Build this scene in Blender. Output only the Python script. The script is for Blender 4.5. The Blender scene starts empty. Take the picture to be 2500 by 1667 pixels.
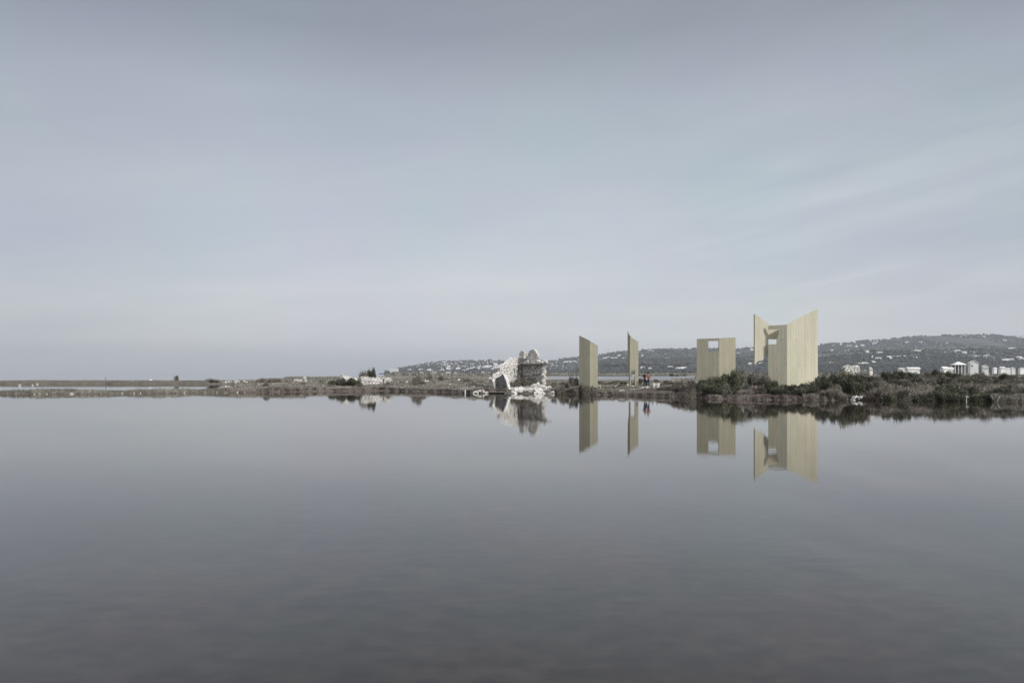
import bpy, bmesh, math, random
import numpy as np
from mathutils import Vector
from mathutils.geometry import tessellate_polygon

random.seed(7)
rng = np.random.default_rng(11)
C = bpy.context.scene.collection
SC = bpy.context.scene
R = math.radians

# ------------------------------------------------------------------ camera, sky, sun, exposure
F, CX, HY, H = 1667.0, 1250.0, 911.0, 2.4      # focal length, centre, horizon (photo pixels); eye height above the water
cam = bpy.data.cameras.new('camera')
cam.sensor_width = 36.0
cam.lens = 36.0 * F / 2500.0
cam.shift_y = (HY - 833.5) / 2500.0
cam.clip_start = 0.1
cam.clip_end = 30000
co = bpy.data.objects.new('camera', cam)
C.objects.link(co)
co.location = (0, 0, H)
co.rotation_euler = (R(90), 0, 0)
SC.camera = co
SC.view_settings.view_transform = 'Standard'
SC.view_settings.look = 'None'
SC.view_settings.exposure = 0
SC.view_settings.gamma = 1
SC.cycles.use_denoising = True
SC.cycles.max_bounces = 6
SC.cycles.volume_bounces = 0
SC.cycles.transparent_max_bounces = 8

SUN_EL, SUN_AZ = 29.0, -38.0      # azimuth: degrees off the pure right-hand direction, negative is towards the viewer's back
sun = bpy.data.lights.new('sun', 'SUN')
sun.energy = 2.35
sun.angle = R(0.6)
sun.color = (1.0, 0.97, 0.93)
so = bpy.data.objects.new('sun', sun)
C.objects.link(so)
sd = Vector((math.cos(R(SUN_EL)) * math.cos(R(SUN_AZ)), math.cos(R(SUN_EL)) * math.sin(R(SUN_AZ)), math.sin(R(SUN_EL))))
so.rotation_euler = sd.to_track_quat('Z', 'Y').to_euler()

W = bpy.data.worlds.new("World")
SC.world = W
W.use_nodes = True
nt = W.node_tree
nt.nodes.clear()


def N(nt, t, **kw):
    n = nt.nodes.new(t)
    for k, v in kw.items():
        setattr(n, k, v)
    return n


def lk(nt, a, b):
    nt.links.new(a, b)


def ramp(nt, src, stops, interp='LINEAR'):
    r = N(nt, 'ShaderNodeValToRGB')
    e = r.color_ramp.elements
    while len(e) > 1:
        e.remove(e[-1])
    e[0].position = stops[0][0]
    e[0].color = tuple(stops[0][1]) + (1,)
    for p, c in stops[1:]:
        x = e.new(p)
        x.color = tuple(c) + (1,)
    r.color_ramp.interpolation = interp
    lk(nt, src, r.inputs[0])
    return r.outputs[0]


def math_n(nt, op, a, b=None, c=None):
    m = N(nt, 'ShaderNodeMath', operation=op)
    for i, v in enumerate((a, b, c)):
        if v is None:
            continue
        if isinstance(v, (int, float)):
            m.inputs[i].default_value = v
        else:
            lk(nt, v, m.inputs[i])
    return m.outputs[0]


def mixc(nt, fac, a, b, blend='MIX'):
    m = N(nt, 'ShaderNodeMix', data_type='RGBA', blend_type=blend)
    for i, v in ((0, fac), (6, a), (7, b)):
        if isinstance(v, (int, float)):
            m.inputs[i].default_value = v
        elif isinstance(v, tuple):
            m.inputs[i].default_value = v + (1,) if len(v) == 3 else v
        else:
            lk(nt, v, m.inputs[i])
    return m.outputs[2]


def s2l(*c):
    return tuple(((v / 255) / 12.92 if v / 255 <= 0.04045 else ((v / 255 + 0.055) / 1.055) ** 2.4) for v in c)


# the sky: a thin cloud veil over a Nishita sky
tc = N(nt, 'ShaderNodeTexCoord')
sx = N(nt, 'ShaderNodeSeparateXYZ')
lk(nt, tc.outputs['Generated'], sx.inputs[0])
X_, Y_, Z_ = sx.outputs
zc = math_n(nt, 'MAXIMUM', Z_, 0.0)
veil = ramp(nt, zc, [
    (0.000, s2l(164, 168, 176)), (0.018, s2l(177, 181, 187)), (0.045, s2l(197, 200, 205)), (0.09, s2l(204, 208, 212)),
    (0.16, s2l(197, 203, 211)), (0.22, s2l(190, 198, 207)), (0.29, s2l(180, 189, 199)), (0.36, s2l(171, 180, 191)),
    (0.44, s2l(149, 156, 168)), (0.50, s2l(144, 150, 162)), (0.62, (.62, .65, .70)), (0.78, (1.2, 1.22, 1.27)), (1.0, (1.35, 1.37, 1.42))])  # upper stops, above the view, brightened to add ambient light
# cloud streaks: long soft bands leaning up to the right
den = math_n(nt, 'ADD', zc, 0.16)
cu = math_n(nt, 'DIVIDE', X_, den)
cv = math_n(nt, 'DIVIDE', Y_, den)
cb = N(nt, 'ShaderNodeCombineXYZ')
lk(nt, cu, cb.inputs[0])
lk(nt, cv, cb.inputs[1])
mp = N(nt, 'ShaderNodeMapping')
mp.inputs['Rotation'].default_value = (0, 0, R(-38))
mp.inputs['Scale'].default_value = (0.35, 1.5, 1)
lk(nt, cb.outputs[0], mp.inputs[0])
n1 = N(nt, 'ShaderNodeTexNoise')
n1.inputs['Scale'].default_value = 1.1
n1.inputs['Detail'].default_value = 5
n1.inputs['Roughness'].default_value = 0.5
n1.inputs['Distortion'].default_value = 0.5
lk(nt, mp.outputs[0], n1.inputs['Vector'])
n2 = N(nt, 'ShaderNodeTexNoise')
n2.inputs['Scale'].default_value = 0.55
n2.inputs['Detail'].default_value = 3
lk(nt, cb.outputs[0], n2.inputs['Vector'])
streak = ramp(nt, n1.outputs['Fac'], [(0.3, (0.965, 0.97, 0.98)), (0.5, (1, 1, 1)), (0.68, (1.035, 1.03, 1.02))], 'EASE')
patch = ramp(nt, n2.outputs['Fac'], [(0.3, (0.95, 0.955, 0.975)), (0.7, (1.04, 1.035, 1.015))], 'EASE')
veil = mixc(nt, 1.0, veil, streak, 'MULTIPLY')
veil = mixc(nt, 1.0, veil, patch, 'MULTIPLY')
# soft lilac and grey-green blotches of thicker and thinner cloud
n3 = N(nt, 'ShaderNodeTexNoise')
n3.inputs['Scale'].default_value = 4.5
n3.inputs['Detail'].default_value = 3
lk(nt, tc.outputs['Generated'], n3.inputs['Vector'])
veil = mixc(nt, 1.0, veil, ramp(nt, n3.outputs['Fac'], [(.36, (1.012, .985, 1.012)), (.5, (1, 1, 1)), (.64, (.975, 1.01, .992))], 'EASE'), 'MULTIPLY')
# wisps rising to the right
wv_ = N(nt, 'ShaderNodeCombineXYZ')
lk(nt, math_n(nt, 'MULTIPLY', X_, 2.2), wv_.inputs[0])
lk(nt, math_n(nt, 'MULTIPLY', math_n(nt, 'MULTIPLY_ADD', X_, -.21, Z_), 19.0), wv_.inputs[1])
n4 = N(nt, 'ShaderNodeTexNoise')
n4.inputs['Scale'].default_value = 1.15
n4.inputs['Detail'].default_value = 4
n4.inputs['Distortion'].default_value = .6
lk(nt, wv_.outputs[0], n4.inputs['Vector'])
wisp = ramp(nt, n4.outputs['Fac'], [(.36, (.945, .955, .965)), (.5, (1, 1, 1)), (.64, (1.07, 1.065, 1.05))], 'EASE')
wmask = mixc(nt, 1.0, ramp(nt, X_, [(.12, (0, 0, 0)), (.42, (1, 1, 1))], 'EASE'), ramp(nt, Z_, [(.05, (0, 0, 0)), (.14, (1, 1, 1)), (.24, (.9, .9, .9)), (.36, (.15, .15, .15))], 'EASE'), 'MULTIPLY')
wmask = mixc(nt, 1.0, wmask, (.18, .18, .18), 'ADD')
veil = mixc(nt, 1.0, veil, mixc(nt, wmask, (1.0, 1.0, 1.0), wisp), 'MULTIPLY')
# lens vignette put into the sky colour, darker towards both sides, and to the left the sea air is a little duller
side = math_n(nt, 'ABSOLUTE', math_n(nt, 'SUBTRACT', X_, 0.02))
sidec = ramp(nt, side, [(0.0, (1.0, 1.0, 1.0)), (0.3, (0.985, 0.985, 0.985)), (0.62, (0.86, 0.87, 0.88))], 'EASE')
veil = mixc(nt, 1.0, veil, sidec, 'MULTIPLY')
low = ramp(nt, zc, [(0.0, (1, 1, 1)), (0.1, (0, 0, 0))])
lft = ramp(nt, math_n(nt, 'MULTIPLY_ADD', X_, 1.0, 0.5), [(0.3, (0, 0, 0)), (0.75, (1, 1, 1))])
lowr = mixc(nt, 1.0, low, lft, 'MULTIPLY')
veil = mixc(nt, 1.0, veil, mixc(nt, lowr, (1.0, 1.0, 1.0), (1.2, 1.19, 1.17)), 'MULTIPLY')
# the veil glows round the hidden sun, high on the right outside the view
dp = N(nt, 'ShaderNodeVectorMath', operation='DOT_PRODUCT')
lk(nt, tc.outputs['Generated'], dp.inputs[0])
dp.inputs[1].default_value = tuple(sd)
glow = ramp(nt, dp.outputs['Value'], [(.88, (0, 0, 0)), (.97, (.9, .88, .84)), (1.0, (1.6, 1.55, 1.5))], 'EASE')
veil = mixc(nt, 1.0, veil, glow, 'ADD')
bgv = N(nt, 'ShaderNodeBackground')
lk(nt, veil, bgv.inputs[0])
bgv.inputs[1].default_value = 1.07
sky = N(nt, 'ShaderNodeTexSky', sky_type='NISHITA')
sky.sun_disc = False
sky.sun_elevation = R(SUN_EL)
sky.sun_rotation = R(90 - SUN_AZ)
bgs = N(nt, 'ShaderNodeBackground')
bgs.inputs[1].default_value = 0.08
lk(nt, sky.outputs[0], bgs.inputs[0])
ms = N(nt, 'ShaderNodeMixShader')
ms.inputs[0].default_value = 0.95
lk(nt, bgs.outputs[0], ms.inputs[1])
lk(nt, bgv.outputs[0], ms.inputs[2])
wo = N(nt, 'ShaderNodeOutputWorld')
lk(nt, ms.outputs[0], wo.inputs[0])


# ------------------------------------------------------------------ helpers
def wx(px, D): return (px - CX) / F * D
def wz(py, D): return H + (HY - py) * D / F


def L(o, label=None, cat=None, group=None, kind=None):
    if label: o['label'] = label
    if cat: o['category'] = cat
    if group: o['group'] = group
    if kind: o['kind'] = kind
    return o


def link(name, me, m=None, parent=None):
    o = bpy.data.objects.new(name, me)
    C.objects.link(o)
    if m:
        for x in (m if isinstance(m, (list, tuple)) else [m]):
            me.materials.append(x)
    if parent: o.parent = parent
    return o


def empty(name, loc=(0, 0, 0), rz=0):
    o = bpy.data.objects.new(name, None)
    o.empty_display_size = 0.3
    C.objects.link(o)
    o.location = loc
    o.rotation_euler = (0, 0, rz)
    return o


def dup(root, loc, rz=0, scale=None):
    c = root.copy()
    C.objects.link(c)
    c.location = loc
    c.rotation_euler = (0, 0, rz)
    if scale: c.scale = scale
    for ch in list(root.children):
        k = ch.copy()
        C.objects.link(k)
        k.parent = c
        for g in ch.children:
            q = g.copy()
            C.objects.link(q)
            q.parent = k
    return c


def np_mesh(name, V, faces_n, idx, tint=None, smooth=False, matidx=None):
    me = bpy.data.meshes.new(name)
    nv, nf = len(V), len(idx) // faces_n
    me.vertices.add(nv)
    me.vertices.foreach_set('co', np.asarray(V, dtype=np.float32).ravel())
    me.loops.add(len(idx))
    me.loops.foreach_set('vertex_index', np.asarray(idx, dtype=np.int32))
    me.polygons.add(nf)
    me.polygons.foreach_set('loop_start', np.arange(0, nf * faces_n, faces_n, dtype=np.int32))
    me.polygons.foreach_set('use_smooth', np.full(nf, smooth))
    if tint is not None:
        a = me.attributes.new('tint', 'FLOAT', 'POINT')
        a.data.foreach_set('value', np.asarray(tint, dtype=np.float32))
    me.update(calc_edges=True)
    me.validate()
    return me


class MB:
    """collects boxes and tubes into one mesh"""
    def __init__(s): s.bm = bmesh.new()

    def box(s, c, d, rz=0, rx=0, ry=0, mi=0):
        from mathutils import Matrix, Euler
        M = Matrix.Translation(c) @ Euler((rx, ry, rz)).to_matrix().to_4x4() @ Matrix.Diagonal((d[0], d[1], d[2], 1))
        r = bmesh.ops.create_cube(s.bm, size=1, matrix=M)
        for v in r['verts']:
            for f in v.link_faces: f.material_index = mi
        return s

    def tube(s, a, b, r0, r1=None, seg=8):
        a, b = Vector(a), Vector(b)
        r1 = r0 if r1 is None else r1
        d = b - a
        q = d.to_track_quat('Z', 'Y').to_matrix().to_4x4()
        from mathutils import Matrix
        bmesh.ops.create_cone(s.bm, cap_ends=True, segments=seg, radius1=r0, radius2=r1, depth=d.length,
                              matrix=Matrix.Translation((a + b) / 2) @ q)
        return s

    def mesh(s, name, bevel=0):
        if bevel:
            bmesh.ops.bevel(s.bm, geom=list(s.bm.edges), offset=bevel, segments=2, affect='EDGES')
        me = bpy.data.meshes.new(name)
        bmesh.ops.recalc_face_normals(s.bm, faces=s.bm.faces)
        s.bm.to_mesh(me)
        s.bm.free()
        return me


def snoise(x, y, seed=0, oct=4):
    """smooth vectorised noise about -1..1"""
    r = np.random.default_rng(seed)
    o = 0
    a, t = 1.0, 0.0
    f = 1.0
    for k in range(oct):
        for j in range(3):
            th, ph = r.uniform(0, 6.28, 2)
            o = o + a * np.sin((np.cos(th) * x + np.sin(th) * y) * f + ph + 1.3 * np.sin((np.cos(th + 1.4) * x + np.sin(th + 1.4) * y) * f * .61 + ph * 2)) / 3
        t += a
        a *= 0.6
        f *= 2.07
    return o / t * 1.6


def sstep(a, b, x):
    t = np.clip((x - a) / (b - a), 0, 1)
    return t * t * (3 - 2 * t)


# ------------------------------------------------------------------ materials
def mat(name, base=(.5, .5, .5), rough=.85, spec=.2, bump=None, metal=0):
    m = bpy.data.materials.new(name)
    m.use_nodes = True
    nt = m.node_tree
    b = nt.nodes['Principled BSDF']
    b.inputs['Base Color'].default_value = tuple(base) + (1,)
    b.inputs['Roughness'].default_value = rough
    b.inputs['Specular IOR Level'].default_value = spec
    b.inputs['Metallic'].default_value = metal
    return m, nt, b


def obj_noise(nt, scale, detail=3, coord='Object', stretch=None, rough=.5):
    tc = N(nt, 'ShaderNodeTexCoord')
    v = tc.outputs[coord]
    if coord == 'World':
        pass
    if stretch:
        mp = N(nt, 'ShaderNodeMapping')
        mp.inputs['Scale'].default_value = stretch
        lk(nt, v, mp.inputs[0])
        v = mp.outputs[0]
    n = N(nt, 'ShaderNodeTexNoise')
    n.inputs['Scale'].default_value = scale
    n.inputs['Detail'].default_value = detail
    n.inputs['Roughness'].default_value = rough
    lk(nt, v, n.inputs['Vector'])
    return n.outputs['Fac']


def bump(nt, b, h, strength=.5, dist=.1):
    n = N(nt, 'ShaderNodeBump')
    n.inputs['Strength'].default_value = strength
    n.inputs['Distance'].default_value = dist
    lk(nt, h, n.inputs['Height'])
    lk(nt, n.outputs[0], b.inputs['Normal'])


def noise_mat(name, stops, scale=1, detail=4, rough=.9, bm=None, spec=.1, stretch=None):
    m, nt, b = mat(name, rough=rough, spec=spec)
    f = obj_noise(nt, scale, detail, stretch=stretch)
    lk(nt, ramp(nt, f, stops), b.inputs['Base Color'])
    if bm: bump(nt, b, f, bm[0], bm[1])
    return m


def veg_mat(name, dark, mid, light, patch_scale=.25, rand=True):
    """leaf tone: own variation of each leaf (tint), slow patches of growth, and a different tone for each plant"""
    m, nt, b = mat(name, rough=.8, spec=.12)
    at = N(nt, 'ShaderNodeAttribute', attribute_name='tint')
    f = obj_noise(nt, patch_scale, 3)
    s = math_n(nt, 'MULTIPLY_ADD', at.outputs['Fac'], .62, math_n(nt, 'MULTIPLY_ADD', f, 1.1, -.36))
    if rand:
        oi = N(nt, 'ShaderNodeObjectInfo')
        s = math_n(nt, 'ADD', s, math_n(nt, 'MULTIPLY_ADD', oi.outputs['Random'], .3, -.15))
    lk(nt, ramp(nt, s, [(.1, dark), (.5, mid), (.95, light)]), b.inputs['Base Color'])
    return m


def stone_mat(name, light, mid, dark, sc=3.2, zs=1.9, joint=.05):
    m, nt, b = mat(name, rough=.92, spec=.15)
    tc = N(nt, 'ShaderNodeTexCoord')
    wv = N(nt, 'ShaderNodeTexNoise')
    wv.inputs['Scale'].default_value = 2.5
    lk(nt, tc.outputs['Object'], wv.inputs['Vector'])
    add = N(nt, 'ShaderNodeVectorMath', operation='MULTIPLY_ADD')
    lk(nt, wv.outputs['Color'], add.inputs[0])
    add.inputs[1].default_value = (.12, .12, .12)
    lk(nt, tc.outputs['Object'], add.inputs[2])
    mp = N(nt, 'ShaderNodeMapping')
    mp.inputs['Scale'].default_value = (1, 1, zs)
    lk(nt, add.outputs[0], mp.inputs[0])
    v1 = N(nt, 'ShaderNodeTexVoronoi', feature='DISTANCE_TO_EDGE')
    v2 = N(nt, 'ShaderNodeTexVoronoi', feature='F1')
    for v in (v1, v2):
        v.inputs['Scale'].default_value = sc
        lk(nt, mp.outputs[0], v.inputs['Vector'])
    sp = N(nt, 'ShaderNodeSeparateColor')
    lk(nt, v2.outputs['Color'], sp.inputs[0])
    tone = ramp(nt, sp.outputs[0], [(0, mid), (.55, light), (1, light)])
    pn = obj_noise(nt, .9, 4)
    tone = mixc(nt, ramp(nt, pn, [(.45, (0, 0, 0)), (.75, (.5, .5, .5))]), tone, mid)
    j = ramp(nt, v1.outputs['Distance'], [(0, (1, 1, 1)), (joint, (0, 0, 0))])
    col = mixc(nt, j, tone, dark)
    lk(nt, col, b.inputs['Base Color'])
    hh = ramp(nt, v1.outputs['Distance'], [(0, (0, 0, 0)), (.16, (1, 1, 1))])
    bump(nt, b, hh, .9, .09)
    return m


def timber_mat(name, a, bb, warm, green):
    m, nt, b = mat(name, rough=.75, spec=.18)
    tc = N(nt, 'ShaderNodeTexCoord')
    sp = N(nt, 'ShaderNodeSeparateXYZ')
    lk(nt, tc.outputs['Object'], sp.inputs[0])
    bi = math_n(nt, 'FLOOR', math_n(nt, 'DIVIDE', sp.outputs[0], .19))
    wn = N(nt, 'ShaderNodeTexWhiteNoise', noise_dimensions='1D')
    lk(nt, bi, wn.inputs['W'])
    tone = ramp(nt, wn.outputs['Value'], [(0, a), (.45, bb), (.62, a), (.8, warm), (.9, green), (1, bb)])
    # grain along the boards
    g = obj_noise(nt, 1, 4, stretch=(26, 26, .7))
    tone = mixc(nt, 1.0, tone, ramp(nt, g, [(.3, (.85, .85, .84)), (.7, (1.1, 1.09, 1.07))]), 'MULTIPLY')
    st_ = obj_noise(nt, .5, 4, stretch=(1, 1, .35))
    tone = mixc(nt, 1.0, tone, ramp(nt, st_, [(.35, (.9, .91, .89)), (.65, (1.05, 1.04, 1.03))]), 'MULTIPLY')
    # knots
    v = N(nt, 'ShaderNodeTexVoronoi', feature='F1')
    v.inputs['Scale'].default_value = 1.9
    mp = N(nt, 'ShaderNodeMapping')
    mp.inputs['Scale'].default_value = (1.4, 0.01, .75)
    lk(nt, tc.outputs['Object'], mp.inputs[0])
    lk(nt, mp.outputs[0], v.inputs['Vector'])
    k = ramp(nt, v.outputs['Distance'], [(.05, (1, 1, 1)), (.12, (0, 0, 0))])
    tone = mixc(nt, k, tone, s2l(120, 98, 72))
    # joints
    fr = math_n(nt, 'FRACT', math_n(nt, 'DIVIDE', sp.outputs[0], .19))
    jn = ramp(nt, fr, [(0, (.5, .5, .5)), (.05, (0, 0, 0)), (.96, (0, 0, 0)), (1, (.5, .5, .5))])
    tone = mixc(nt, jn, tone, s2l(140, 126, 98))
    lk(nt, tone, b.inputs['Base Color'])
    return m


M_stone = stone_mat('white_limestone', s2l(238, 234, 228), s2l(204, 199, 191), s2l(72, 68, 62), 2.3, 1.9, .085)
M_plaster = stone_mat('weathered_limestone', s2l(246, 243, 238), s2l(222, 217, 209), s2l(92, 86, 78), 2.1, 2.0, .065)
M_stone_dk = stone_mat('grey_stone_and_shade', s2l(150, 147, 145), s2l(112, 110, 110), s2l(50, 48, 46), 3.6, 1.5, .08)  # real grey stone, and painted shade on the ruin's stub and doorway
M_rock, nt, b = mat('pale_rock', rough=.92, spec=.12)
oi = N(nt, 'ShaderNodeObjectInfo')
f1 = obj_noise(nt, 2.2, 4)
c1 = ramp(nt, oi.outputs['Random'], [(0, s2l(150, 144, 136)), (.3, s2l(206, 200, 192)), (.7, s2l(232, 228, 222)), (1, s2l(240, 237, 232))])
c1 = mixc(nt, 1.0, c1, ramp(nt, f1, [(.3, (.72, .71, .69)), (.6, (1.03, 1.03, 1.03))]), 'MULTIPLY')
lk(nt, c1, b.inputs['Base Color'])
bump(nt, b, f1, .6, .12)
M_timber = timber_mat('pale_pine_boards', s2l(198, 194, 175), s2l(208, 204, 185), s2l(206, 193, 172), s2l(190, 192, 174))
M_timber_old = timber_mat('greenish_pine_boards', s2l(168, 164, 146), s2l(178, 174, 155), s2l(172, 161, 142), s2l(158, 161, 144))
M_wood_dark = noise_mat('weathered_dark_wood', [(.3, (.03, .027, .024)), (.7, (.075, .07, .064))], 4, 3, stretch=(1, 1, 6))
M_wood_grey = noise_mat('weathered_grey_wood', [(.3, s2l(120, 116, 110)), (.7, s2l(170, 166, 160))], 4, 3)
M_white = noise_mat('white_paint', [(.3, (.7, .7, .69)), (.7, (.85, .85, .84))], 2, 2, rough=.6)
M_plastic = noise_mat('white_plastic', [(.3, (.78, .78, .76)), (.7, (.88, .88, .86))], 3, 2, rough=.45, spec=.4)
M_window = noise_mat('dark_window', [(.3, (.03, .032, .036)), (.7, (.06, .06, .065))], 2, 2, rough=.3, spec=.5)

# ------------------------------------------------------------------ water
m, nt, b = mat('lagoon_water', rough=.015, spec=.5)
b.inputs['IOR'].default_value = 1.6
tc = N(nt, 'ShaderNodeTexCoord')
f1 = obj_noise(nt, .16, 5, rough=.6)
f2 = obj_noise(nt, 1.7, 4)
mud = ramp(nt, f1, [(.32, s2l(40, 38, 32)), (.5, s2l(46, 41, 36)), (.64, s2l(54, 40, 36))])
mud = mixc(nt, 1.0, mud, ramp(nt, f2, [(.3, (.84, .85, .85)), (.7, (1.16, 1.16, 1.15))]), 'MULTIPLY')
f3 = obj_noise(nt, 4.5, 5, stretch=(.6, 1, 1), rough=.65)
mud = mixc(nt, 1.0, mud, ramp(nt, f3, [(.36, (.66, .67, .67)), (.5, (1, 1, 1)), (.64, (1.32, 1.31, 1.29))]), 'MULTIPLY')
lk(nt, mud, b.inputs['Base Color'])
spz = N(nt, 'ShaderNodeSeparateXYZ')
lk(nt, tc.outputs['Object'], spz.inputs[0])
calm = N(nt, 'ShaderNodeMapRange')
calm.inputs[1].default_value, calm.inputs[2].default_value, calm.inputs[3].default_value, calm.inputs[4].default_value = 90, 170, 1, 0
lk(nt, spz.outputs[1], calm.inputs[0])
ruff = N(nt, 'ShaderNodeMapRange')
ruff.inputs[1].default_value, ruff.inputs[2].default_value, ruff.inputs[3].default_value, ruff.inputs[4].default_value = 185, 230, 0, .16
lk(nt, spz.outputs[1], ruff.inputs[0])
chan = N(nt, 'ShaderNodeMapRange')
chan.inputs[1].default_value, chan.inputs[2].default_value = -10, 10
lk(nt, spz.outputs[0], chan.inputs[0])
lk(nt, math_n(nt, 'MULTIPLY_ADD', ruff.outputs[0], chan.outputs[0], .012), b.inputs['Roughness'])
w1 = obj_noise(nt, 1.6, 3, stretch=(1, 2.2, 1))
w2 = obj_noise(nt, .25, 2)
hsum = math_n(nt, 'ADD', w1, math_n(nt, 'MULTIPLY', w2, 1.5))
hsum = math_n(nt, 'MULTIPLY', hsum, calm.outputs[0])
bn = N(nt, 'ShaderNodeBump')
bn.inputs['Strength'].default_value = 1.0
bn.inputs['Distance'].default_value = .0013
lk(nt, hsum, bn.inputs['Height'])
lk(nt, bn.outputs[0], b.inputs['Normal'])
M_water = m
xs = np.array([-14000, -300, -60, 60, 300, 14000.]); ys = np.array([-300, 0, 40, 120, 600, 16000.])
V = [(x, y, 0) for y in ys for x in xs]
idx = []
for j in range(5):
    for i in range(5):
        a = j * 6 + i
        idx += [a, a + 1, a + 7, a + 6]
L(link('water', np_mesh('water', V, 4, idx), M_water), kind='structure')

# ------------------------------------------------------------------ the near land: banks, levee, marsh
SH = np.array([(-1200, 958), (-400, 960), (0, 962), (200, 962.5), (400, 960.5), (600, 958.6), (800, 955.5), (950, 954.5), (1050, 957), (1130, 960),
               (1230, 961), (1330, 961), (1360, 960.5), (1460, 963.8), (1560, 966.5), (1660, 969.5), (1750, 974.5), (1900, 977), (2000, 978),
               (2080, 976.5), (2250, 978), (2400, 979.8), (2500, 983), (2700, 988), (3400, 995)], float)


def shoreD(px):
    px = np.asarray(px, float)
    wob = .35 * np.sin(px * .043) + .3 * np.sin(px * .11 + 1) + .25 * np.sin(px * .27 + 2)
    return H * F / (np.interp(px, SH[:, 0], SH[:, 1]) - HY) + wob


HEAP = np.array([(1240, 962), (1250, 957), (1258, 952), (1270, 949), (1285, 946), (1292, 940), (1300, 936), (1312, 933), (1325, 937),
                 (1335, 942), (1341, 949), (1347, 956), (1352, 962)], float)


def ground(px, D):
    px = np.asarray(px, float); D = np.asarray(D, float)
    X = wx(px, D)
    S = shoreD(px)
    back = S + 4.5 + 2.0 * np.sin(px * .013) * .6 + 4 * sstep(380, 620, px)
    big = np.interp(px, [540, 600, 660, 930, 960, 1290, 1325, 1690, 1730, 3400], [0, 40, 190, 190, 640, 640, 125, 125, 640, 640])
    B = np.maximum(back, S + big * 1.0)
    h = .16 + .3 * sstep(.5, 7, D - S) * sstep(450, 700, px) + .12 * sstep(0, 30, D - S) * sstep(900, 1200, px)
    h = h + .15 * sstep(1450, 1560, px) * sstep(3, 9, D - S)
    h = h + .35 * sstep(1680, 1800, px) * sstep(2, 7, D - S) * (1 - sstep(10, 30, D - S) * .6)
    h = h + .07 * snoise(X * .5, D * .5, 3) * sstep(0, 3, D - S)
    h = h * (1 - .5 * sstep(100, 200, D))+ .04 * snoise(X * .12, D * .12, 5) + .09
    z = -.35 + (h + .35) * sstep(-.6, 1.3, np.minimum(D - S, B - D))
    # rubble mound by the ruin
    top = wz(np.interp(px, HEAP[:, 0], HEAP[:, 1]), 84.2)
    hm = np.where((px > 1240) & (px < 1352), np.maximum(top - .36, 0) + .35, 0) * sstep(80.6, 84.2, D) * (1 - sstep(84.6, 87.5, D)) - .35
    z = np.maximum(z, hm)
    # levee on the left
    lv = -.35 + (.68 + .35 + .04 * snoise(X * .2, D * .2, 9)) * sstep(151, 155.5, D) * (1 - sstep(163, 168, D)) * (1 - sstep(640, 820, px))
    return np.maximum(z, lv)


def fan_mesh(name, pxs, Ds, zf):
    P, Dd = np.meshgrid(pxs, Ds)
    Z = zf(P, Dd)
    V = np.stack([wx(P, Dd), Dd, Z], -1).reshape(-1, 3)
    w = len(pxs)
    j, i = np.meshgrid(np.arange(len(Ds) - 1), np.arange(w - 1), indexing='ij')
    a = (j * w + i).ravel()
    idx = np.stack([a, a + 1, a + w + 1, a + w], -1).ravel()
    return np_mesh(name, V, 4, idx, smooth=True)


m, nt, b = mat('marsh_soil', rough=.95, spec=.05)
f1 = obj_noise(nt, .35, 5)
f2 = obj_noise(nt, 3.5, 4)
c1 = ramp(nt, f1, [(.3, s2l(84, 76, 70)), (.45, s2l(116, 110, 102)), (.6, s2l(104, 98, 90)), (.75, s2l(132, 127, 118))])
c1 = mixc(nt, 1.0, c1, ramp(nt, f2, [(.3, (.6, .6, .6)), (.7, (1.2, 1.2, 1.2))]), 'MULTIPLY')
lk(nt, c1, b.inputs['Base Color'])
bump(nt, b, f2, .8, .12)
M_soil = m
Ds = np.concatenate([np.arange(40, 112, .6), np.arange(112, 270, 2.0), np.arange(270, 730, 15)])
L(link('ground', fan_mesh('ground', np.arange(-900, 3400, 7), Ds, ground), M_soil), kind='structure')

# far shore plain, between the channel and the hills
def plain(px, D):
    return -.4 + .9 * sstep(930, 950, px) * sstep(555, 562, D) + .1 * snoise(wx(px, D) * .01, D * .01, 4)
m, nt, b = mat('far_meadow', rough=.95, spec=.05)
f1 = obj_noise(nt, .012, 5, stretch=(1, .25, 1))
lk(nt, ramp(nt, f1, [(.35, s2l(80, 80, 77)), (.5, s2l(108, 107, 103)), (.62, s2l(128, 126, 120)), (.7, s2l(88, 88, 84))]), b.inputs['Base Color'])
L(link('meadow', fan_mesh('meadow', np.arange(920, 3400, 12), np.concatenate([np.arange(550, 600, 4), np.arange(600, 3100, 60)]), plain), m), kind='structure')

# ------------------------------------------------------------------ hills
RID_FAR = np.array([(925, 913), (940, 911), (960, 905), (980, 900), (1000, 896), (1040, 889), (1080, 884), (1120, 882.5), (1160, 881.5), (1200, 880), (1240, 880), (1280, 882),
                    (1330, 880), (1370, 878), (1410, 873), (1460, 868), (1500, 861), (1540, 858.5), (1600, 853.5), (1680, 852.5), (1740, 851), (1800, 852),
                    (1830, 850), (1900, 848), (2000, 845), (2022, 840), (2060, 838.5), (2100, 833), (2150, 831), (2200, 824), (2250, 820.5), (2330, 818.5),
                    (2400, 818), (2500, 820.5), (2700, 824), (3400, 850)], float)
RID_NEAR = np.array([(1380, 911), (1440, 893), (1480, 882), (1520, 880), (1560, 879), (1640, 880), (1700, 878), (1800, 874), (1870, 870), (2000, 863), (2100, 858),
                     (2230, 856), (2350, 853), (2500, 853), (2700, 850), (3400, 860)], float)
HILLS = {'far': (RID_FAR, 2700., 4300., 911.4), 'near': (RID_NEAR, 1500., 2500., 912.)}


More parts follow.
